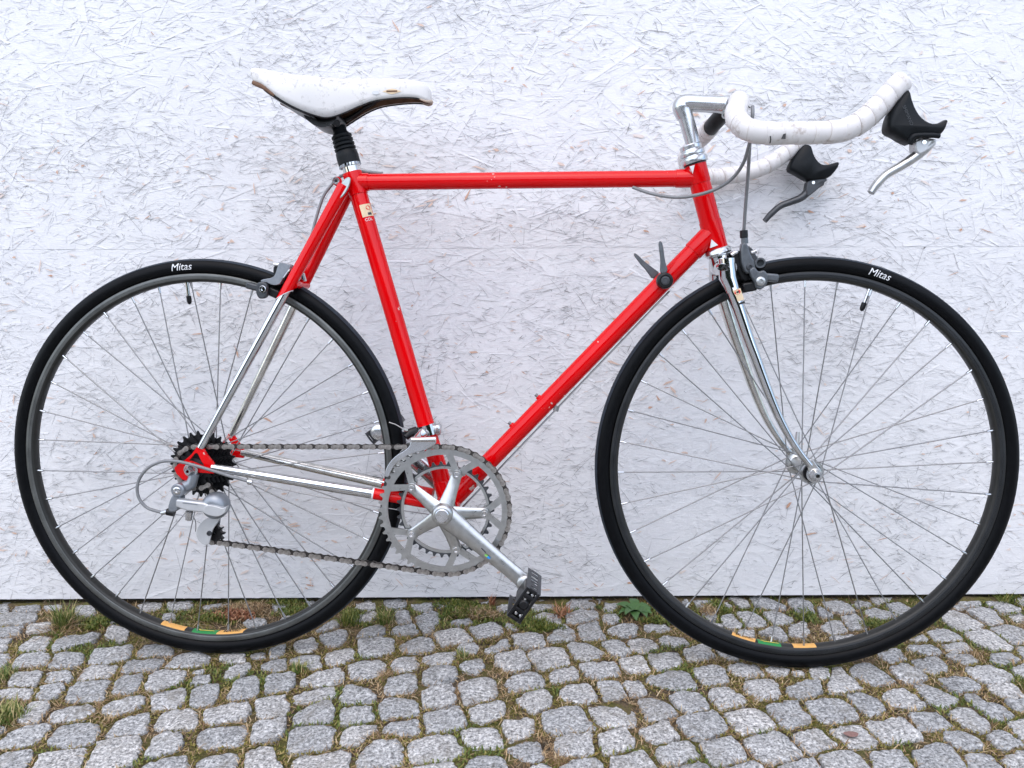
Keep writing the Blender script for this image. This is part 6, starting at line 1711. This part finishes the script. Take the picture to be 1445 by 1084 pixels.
fh = lever_set([(0.0339, 0.5453), (0.0502, 0.5452), (0.056, 0.5242), (0.0678, 0.5105), (0.0791, 0.5091), (0.0914, 0.5128), (0.1013, 0.5152), (0.1005, 0.5065), (0.0946, 0.4979), (0.0839, 0.4855), (0.0652, 0.4832), (0.0477, 0.4808), (0.0297, 0.4921), (0.0105, 0.501), (0.0198, 0.522)],
      [(0.0727, 0.187, 0.4819), (0.0581, 0.187, 0.472), (0.0412, 0.187, 0.4547), (0.0214, 0.187, 0.446), (0.0027, 0.187, 0.4386), (-0.0132, 0.187, 0.4249), (-0.0241, 0.187, 0.4124)], .187, ('grey_dark', 'grey_dark'), 'far brake lever with black hood and dark blade',
      [(0.0476, 0.4846), (0.0851, 0.4868), (0.0706, 0.472), (0.0585, 0.4608), (0.0463, 0.4521), (0.0445, 0.4671)], [(0.0566, 0.187, 0.4783)])

# ---------------------------------------------------------------- shift levers on the down tube
dn = (BBc - DT1).normalized()
sc_ = DT1 + dn * ((V3((0.7609, 0, 0.3035)) - DT1).dot(dn)); sq = V3((0.7544, -0.03, 0.3007))
m = MB(); m.lathe((sq.x, -.013, sq.z), (sq.x, -1, sq.z), [(0, .012), (.003, .0130), (.012, .0130), (.0150, .0122), (.0170, .0095), (.0170, .0080), (.0155, .0078), (.0155, 0)], 28)
m.lathe((sq.x, .013, sq.z), (sq.x, 1, sq.z), [(0, .012), (.003, .0130), (.012, .0130), (.0160, .0110), (.0165, 0)], 28)
sh = part('shift_levers', m, 'black_metal', 'B', 'pair of grey down tube shift levers')
m = MB(); m.lathe((sq.x, -.0285, sq.z), (sq.x, -1, sq.z), [(0, .0070), (.0025, .0066), (.0028, .0045), (.0018, .0043), (.0018, 0)], 22); sub('tension_screw', m, 'grey_dark', sh)
m = MB(); m.lathe((sq.x, -.0240, sq.z), (sq.x, -1, sq.z), [(0, .0118), (.0022, .0121), (.0042, .0113)], 28); sub('lever_ring', m, 'grey_brake', sh)
m = MB(); m.prism(smooth_poly([(0.7466, 0.3097), (0.7597, 0.314), (0.7538, 0.3316), (0.7512, 0.3513), (0.7488, 0.3601), (0.7455, 0.3623), (0.7434, 0.359), (0.7447, 0.3492), (0.7472, 0.3316)], 2), -.0255, -.0185); sub('near_lever', m, 'grey_brake', sh, bevel=.0018)
m = MB(); m.prism(smooth_poly([(0.74, 0.3041), (0.7536, 0.3132), (0.7408, 0.3223), (0.7258, 0.3337), (0.7153, 0.344), (0.7107, 0.3463), (0.7097, 0.3429), (0.719, 0.3304), (0.7295, 0.3189), (0.7353, 0.3109)], 2), .0185, .0255); sub('far_lever', m, 'grey_brake', sh, bevel=.0018)

# ---------------------------------------------------------------- brakes
def pad(name, par, c, L, H, y0, y1, tilt, mat):
    rt = Matrix.Rotation(tilt, 3, 'Y')
    m = MB(); m.box((c[0], (y0 + y1) / 2, c[2]), (L, abs(y1 - y0), H), rt); return sub(name, m, mat, par, bevel=.003)
m = MB(); m.prism(smooth_poly([(0.1457, 0.3313), (0.1537, 0.3296), (0.1639, 0.3257), (0.159, 0.3178), (0.1494, 0.3055), (0.1444, 0.2965), (0.1362, 0.2943), (0.1282, 0.296), (0.1214, 0.2999), (0.1121, 0.2994), (0.1146, 0.3039), (0.132, 0.3061), (0.1375, 0.3123), (0.1408, 0.3235)], 2), -.034, -.022)
rb = part('rear_brake', m, 'grey_anod', 'B', 'grey side pull rear brake caliper', bevel=.0025, smooth=50)
m = MB(); m.prism(smooth_poly([(0.1286, 0.3335), (0.1369, 0.3317), (0.15, 0.3276), (0.1543, 0.3148), (0.1562, 0.2972), (0.1438, 0.2867), (0.1368, 0.2914), (0.1408, 0.3055), (0.134, 0.3172), (0.1235, 0.3254)], 2), .018, .030); sub('far_arm', m, 'grey_dark', rb, bevel=.0025)
m = MB(); m.prism(smooth_poly([(0.1345, 0.3303), (0.152, 0.3257), (0.1598, 0.3119), (0.1477, 0.3027), (0.1332, 0.2958), (0.1313, 0.3073), (0.1294, 0.3211)], 1), -.024, .020); sub('caliper_body', m, 'black_metal', rb, bevel=.003)
m = MB(); m.prism(smooth_poly([(0.1077, 0.2954), (0.1113, 0.2999), (0.1217, 0.2998), (0.1262, 0.2942), (0.1244, 0.2773), (0.1184, 0.2728), (0.1103, 0.2739), (0.1061, 0.283)], 2), -.040, -.030); sub('pad_holder', m, 'grey_dark', rb, bevel=.002)
q = V3((0.1192, -0.04, 0.2885)); m = MB(); m.lathe((q.x, -.0395, q.z), (q.x, -1, q.z), [(0, .0060), (.004, .0056), (.0050, .0046), (.0050, .0026), (.002, .0024), (.002, 0)], 18); sub('pad_bolt', m, 'chrome', rb)
pad('brake_pad', rb, (0.0983, -0.02, 0.2922), .026, .011, -.030, -.0112, R(14), 'grey_dark'); pad('brake_pad', rb, (0.1306, -0.02, 0.283), .020, .014, -.030, -.0112, R(24), 'black_plastic')
pad('brake_pad', rb, (0.1047, 0.02, 0.3032), .045, .012, .0112, .026, R(20), 'black_plastic')
m = MB(); m.tube([(0.1325, -0.024, 0.3282), (0.1406, -0.024, 0.3276)], .0036, 10); sub('cable_bolt', m, 'chrome', rb)
m = MB(); m.tube([(0.1511, -0.036, 0.3064), (0.16, -0.034, 0.3187), (0.1622, -0.03, 0.3222)], .0010, 6); sub('return_spring', m, 'chrome', rb)
m = MB(); m.tube([(0.1691, 0.004, 0.3143), (0.1716, 0.006, 0.3016)], .0035, 8); sub('fixing_bolt', m, 'chrome', rb)

m = MB(); m.prism(smooth_poly([(-0.1178, 0.3584), (-0.1091, 0.3584), (-0.1054, 0.3464), (-0.1007, 0.3355), (-0.0939, 0.3268), (-0.0947, 0.318), (-0.0999, 0.3115), (-0.1076, 0.3104), (-0.1132, 0.3159), (-0.1169, 0.329), (-0.1184, 0.3443)], 2), -.027, -.013)
fb = part('front_brake', m, 'grey_brake', 'F', 'grey side pull front brake caliper', bevel=.0025, smooth=50)
m = MB(); m.prism(smooth_poly([(-0.1301, 0.3444), (-0.118, 0.3488), (-0.1032, 0.3366), (-0.0971, 0.3188), (-0.0987, 0.301), (-0.1075, 0.2966), (-0.1167, 0.3055), (-0.1239, 0.3233)], 1), -.016, .026); sub('caliper_body', m, 'black_metal', fb, bevel=.003)
m = MB(); m.prism(smooth_poly([(-0.1066, 0.3177), (-0.0981, 0.322), (-0.0924, 0.3133), (-0.0838, 0.3166), (-0.077, 0.309), (-0.0777, 0.2959), (-0.086, 0.2861), (-0.0948, 0.2872), (-0.0984, 0.2981), (-0.1041, 0.3068)], 2), -.034, -.024); sub('near_arm', m, 'grey_brake', fb, bevel=.0022)
m = MB(); m.prism(smooth_poly([(-0.1018, 0.3597), (-0.088, 0.354), (-0.0808, 0.3404), (-0.0666, 0.3245), (-0.0591, 0.304), (-0.0703, 0.2971), (-0.08, 0.3154), (-0.0918, 0.3291)], 2), .022, .034); sub('far_arm', m, 'grey_dark', fb, bevel=.0022)
q = V3((-0.1043, -0.027, 0.3216)); m = MB(); m.lathe((q.x, -.0265, q.z), (q.x, -1, q.z), [(0, .0058), (.003, .0055), (.0036, .0040), (.0036, .0024), (.0015, .0022), (.0015, 0)], 18); sub('pivot_nut', m, 'grey_dark', fb)
q = V3((-0.0892, -0.034, 0.299)); m = MB(); m.lathe((q.x, -.0335, q.z), (q.x, -1, q.z), [(0, .0075), (.003, .0070), (.0040, .0050), (.0040, .0030), (.002, .0028), (.002, 0)], 18); sub('pad_bolt', m, 'alu_satin', fb)
m = MB(); m.lathe((-0.089, -0.03, 0.3274), (-0.0808, 0, 0.3288), [(0, .0055), (0, .0078), (.014, .0084), (.014, 0)], 20); sub('release_cam', m, 'grey_brake', fb)
pad('brake_pad', fb, (-0.0702, -0.02, 0.3048), .022, .0125, -.030, -.0115, R(5), 'grey_brake'); pad('brake_pad', fb, (-0.1037, -0.02, 0.2906), .022, .015, -.030, -.0115, R(-10), 'black_plastic'); pad('brake_pad', fb, (-0.0869, 0.02, 0.306), .045, .012, .0115, .026, 0, 'black_plastic')
m = MB(); m.tube([(-0.1004, -0.018, 0.3433), (-0.0929, -0.018, 0.3465)], .0034, 10); sub('cable_bolt', m, 'alu', fb)
m = MB(); m.tube([(-0.113, -0.018, 0.3781), (-0.1121, -0.018, 0.3662)], .0062, 16); sub('barrel_adjuster', m, 'black_plastic', fb, bevel=.001)
m = MB(); m.tube([(-0.1115, -0.018, 0.3662), (-0.1107, -0.018, 0.3575)], .0056, 6); sub('lock_nut', m, 'grey_brake', fb)
m = MB(); m.tube([(-0.1319, -0.022, 0.3398), (-0.1276, -0.022, 0.3431), (-0.1228, -0.02, 0.3443)], .0035, 8); sub('return_spring', m, 'alu', fb)

# ---------------------------------------------------------------- cables
def cable(name, pts, r, mat, fr, label):
    m = MB(); m.tube(cr(pts, 10), r, 10); return part(name, m, mat, fr, label, smooth=60)
cable('brake_cable', [(-0.1298, -0.112, 0.5421), (-0.1309, -0.118, 0.5291), (-0.1303, -0.11, 0.5134), (-0.1251, -0.085, 0.4938), (-0.1196, -0.06, 0.4627), (-0.1154, -0.035, 0.4192), (-0.1129, -0.018, 0.3748)], .0026, 'housing', 'F', 'grey front brake cable hanging from the handlebar')
cable('brake_cable', [(0.855, -0.135, 0.5038), (0.8568, -0.11, 0.4895), (0.8544, -0.09, 0.4683), (0.8443, -0.07, 0.4503), (0.8256, -0.052, 0.4375), (0.7995, -0.04, 0.4299), (0.7684, -0.034, 0.4272), (0.7343, -0.022, 0.4338), (0.7038, -0.008, 0.4462)], .0026, 'housing', 'B', 'grey rear brake cable looping past the head tube')
cable('brake_cable', [(0.3047, 0.006, 0.4739), (0.2812, 0.008, 0.4761), (0.2642, 0.011, 0.4784), (0.2489, 0.016, 0.4776), (0.23, 0.016, 0.4688), (0.2197, 0.01, 0.4568), (0.2069, 0.004, 0.437), (0.1967, 0, 0.4062), (0.1895, -0.006, 0.3752), (0.1842, -0.014, 0.3454), (0.1797, -0.02, 0.3248)], .0024, 'housing', 'B', 'grey rear brake cable behind the seat cluster')
m = MB(); m.tube([(0.1826, -0.012, 0.3522), (0.18, -0.016, 0.3385)], .0042, 10); part('cable_ferrule', m, 'grey_dark', 'B')
cable('brake_wire', [(0.1792, -0.018, 0.3316), (0.1681, -0.024, 0.3179), (0.153, -0.026, 0.3291)], .0008, 'wire', 'B', 'thin wire to the rear brake')
cable('gear_cable', [(0.0964, -0.067, -0.0183), (0.0651, -0.069, -0.009), (0.0329, -0.071, 0.0015), (0.0041, -0.073, 0.0103), (-0.0207, -0.074, 0.0155), (-0.0463, -0.074, 0.0141), (-0.0697, -0.073, 0.002), (-0.0854, -0.072, -0.0193), (-0.0868, -0.072, -0.0426), (-0.0737, -0.072, -0.0612), (-0.0472, -0.072, -0.0702)], .0025, 'housing', 'B', 'grey gear cable looping behind the rear dropout')
m = MB(); m.tube([(0.0998, -0.067, -0.0195), (0.0929, -0.067, -0.0178)], .0046, 12); part('cable_stop', m, 'alu', 'B')
cable('gear_wire', [(0.0998, -0.067, -0.0195), (0.1932, -0.058, -0.0415), (0.3054, -0.046, -0.0632), (0.3924, -0.026, -0.0818)], .0008, 'wire', 'B', 'bare gear wire under the chain stay')
for k in (0, 1):
    y = -.006 + .012 * k
    off = V3((dn.z, 0, -dn.x)); off = off if off.z < 0 else -off
    a = DT1 + dn * ((V3((0.7543, 0, 0.2946)) - DT1).dot(dn)) + off * .0172 + V3((0, y, 0)); b = BBc + off * .0215 + dn * -.008 + V3((0, y, 0))
    m = MB(); m.tube([a, b], .0009, 6); part('gear_wire', m, 'print_grey' if k else 'wire', 'B')
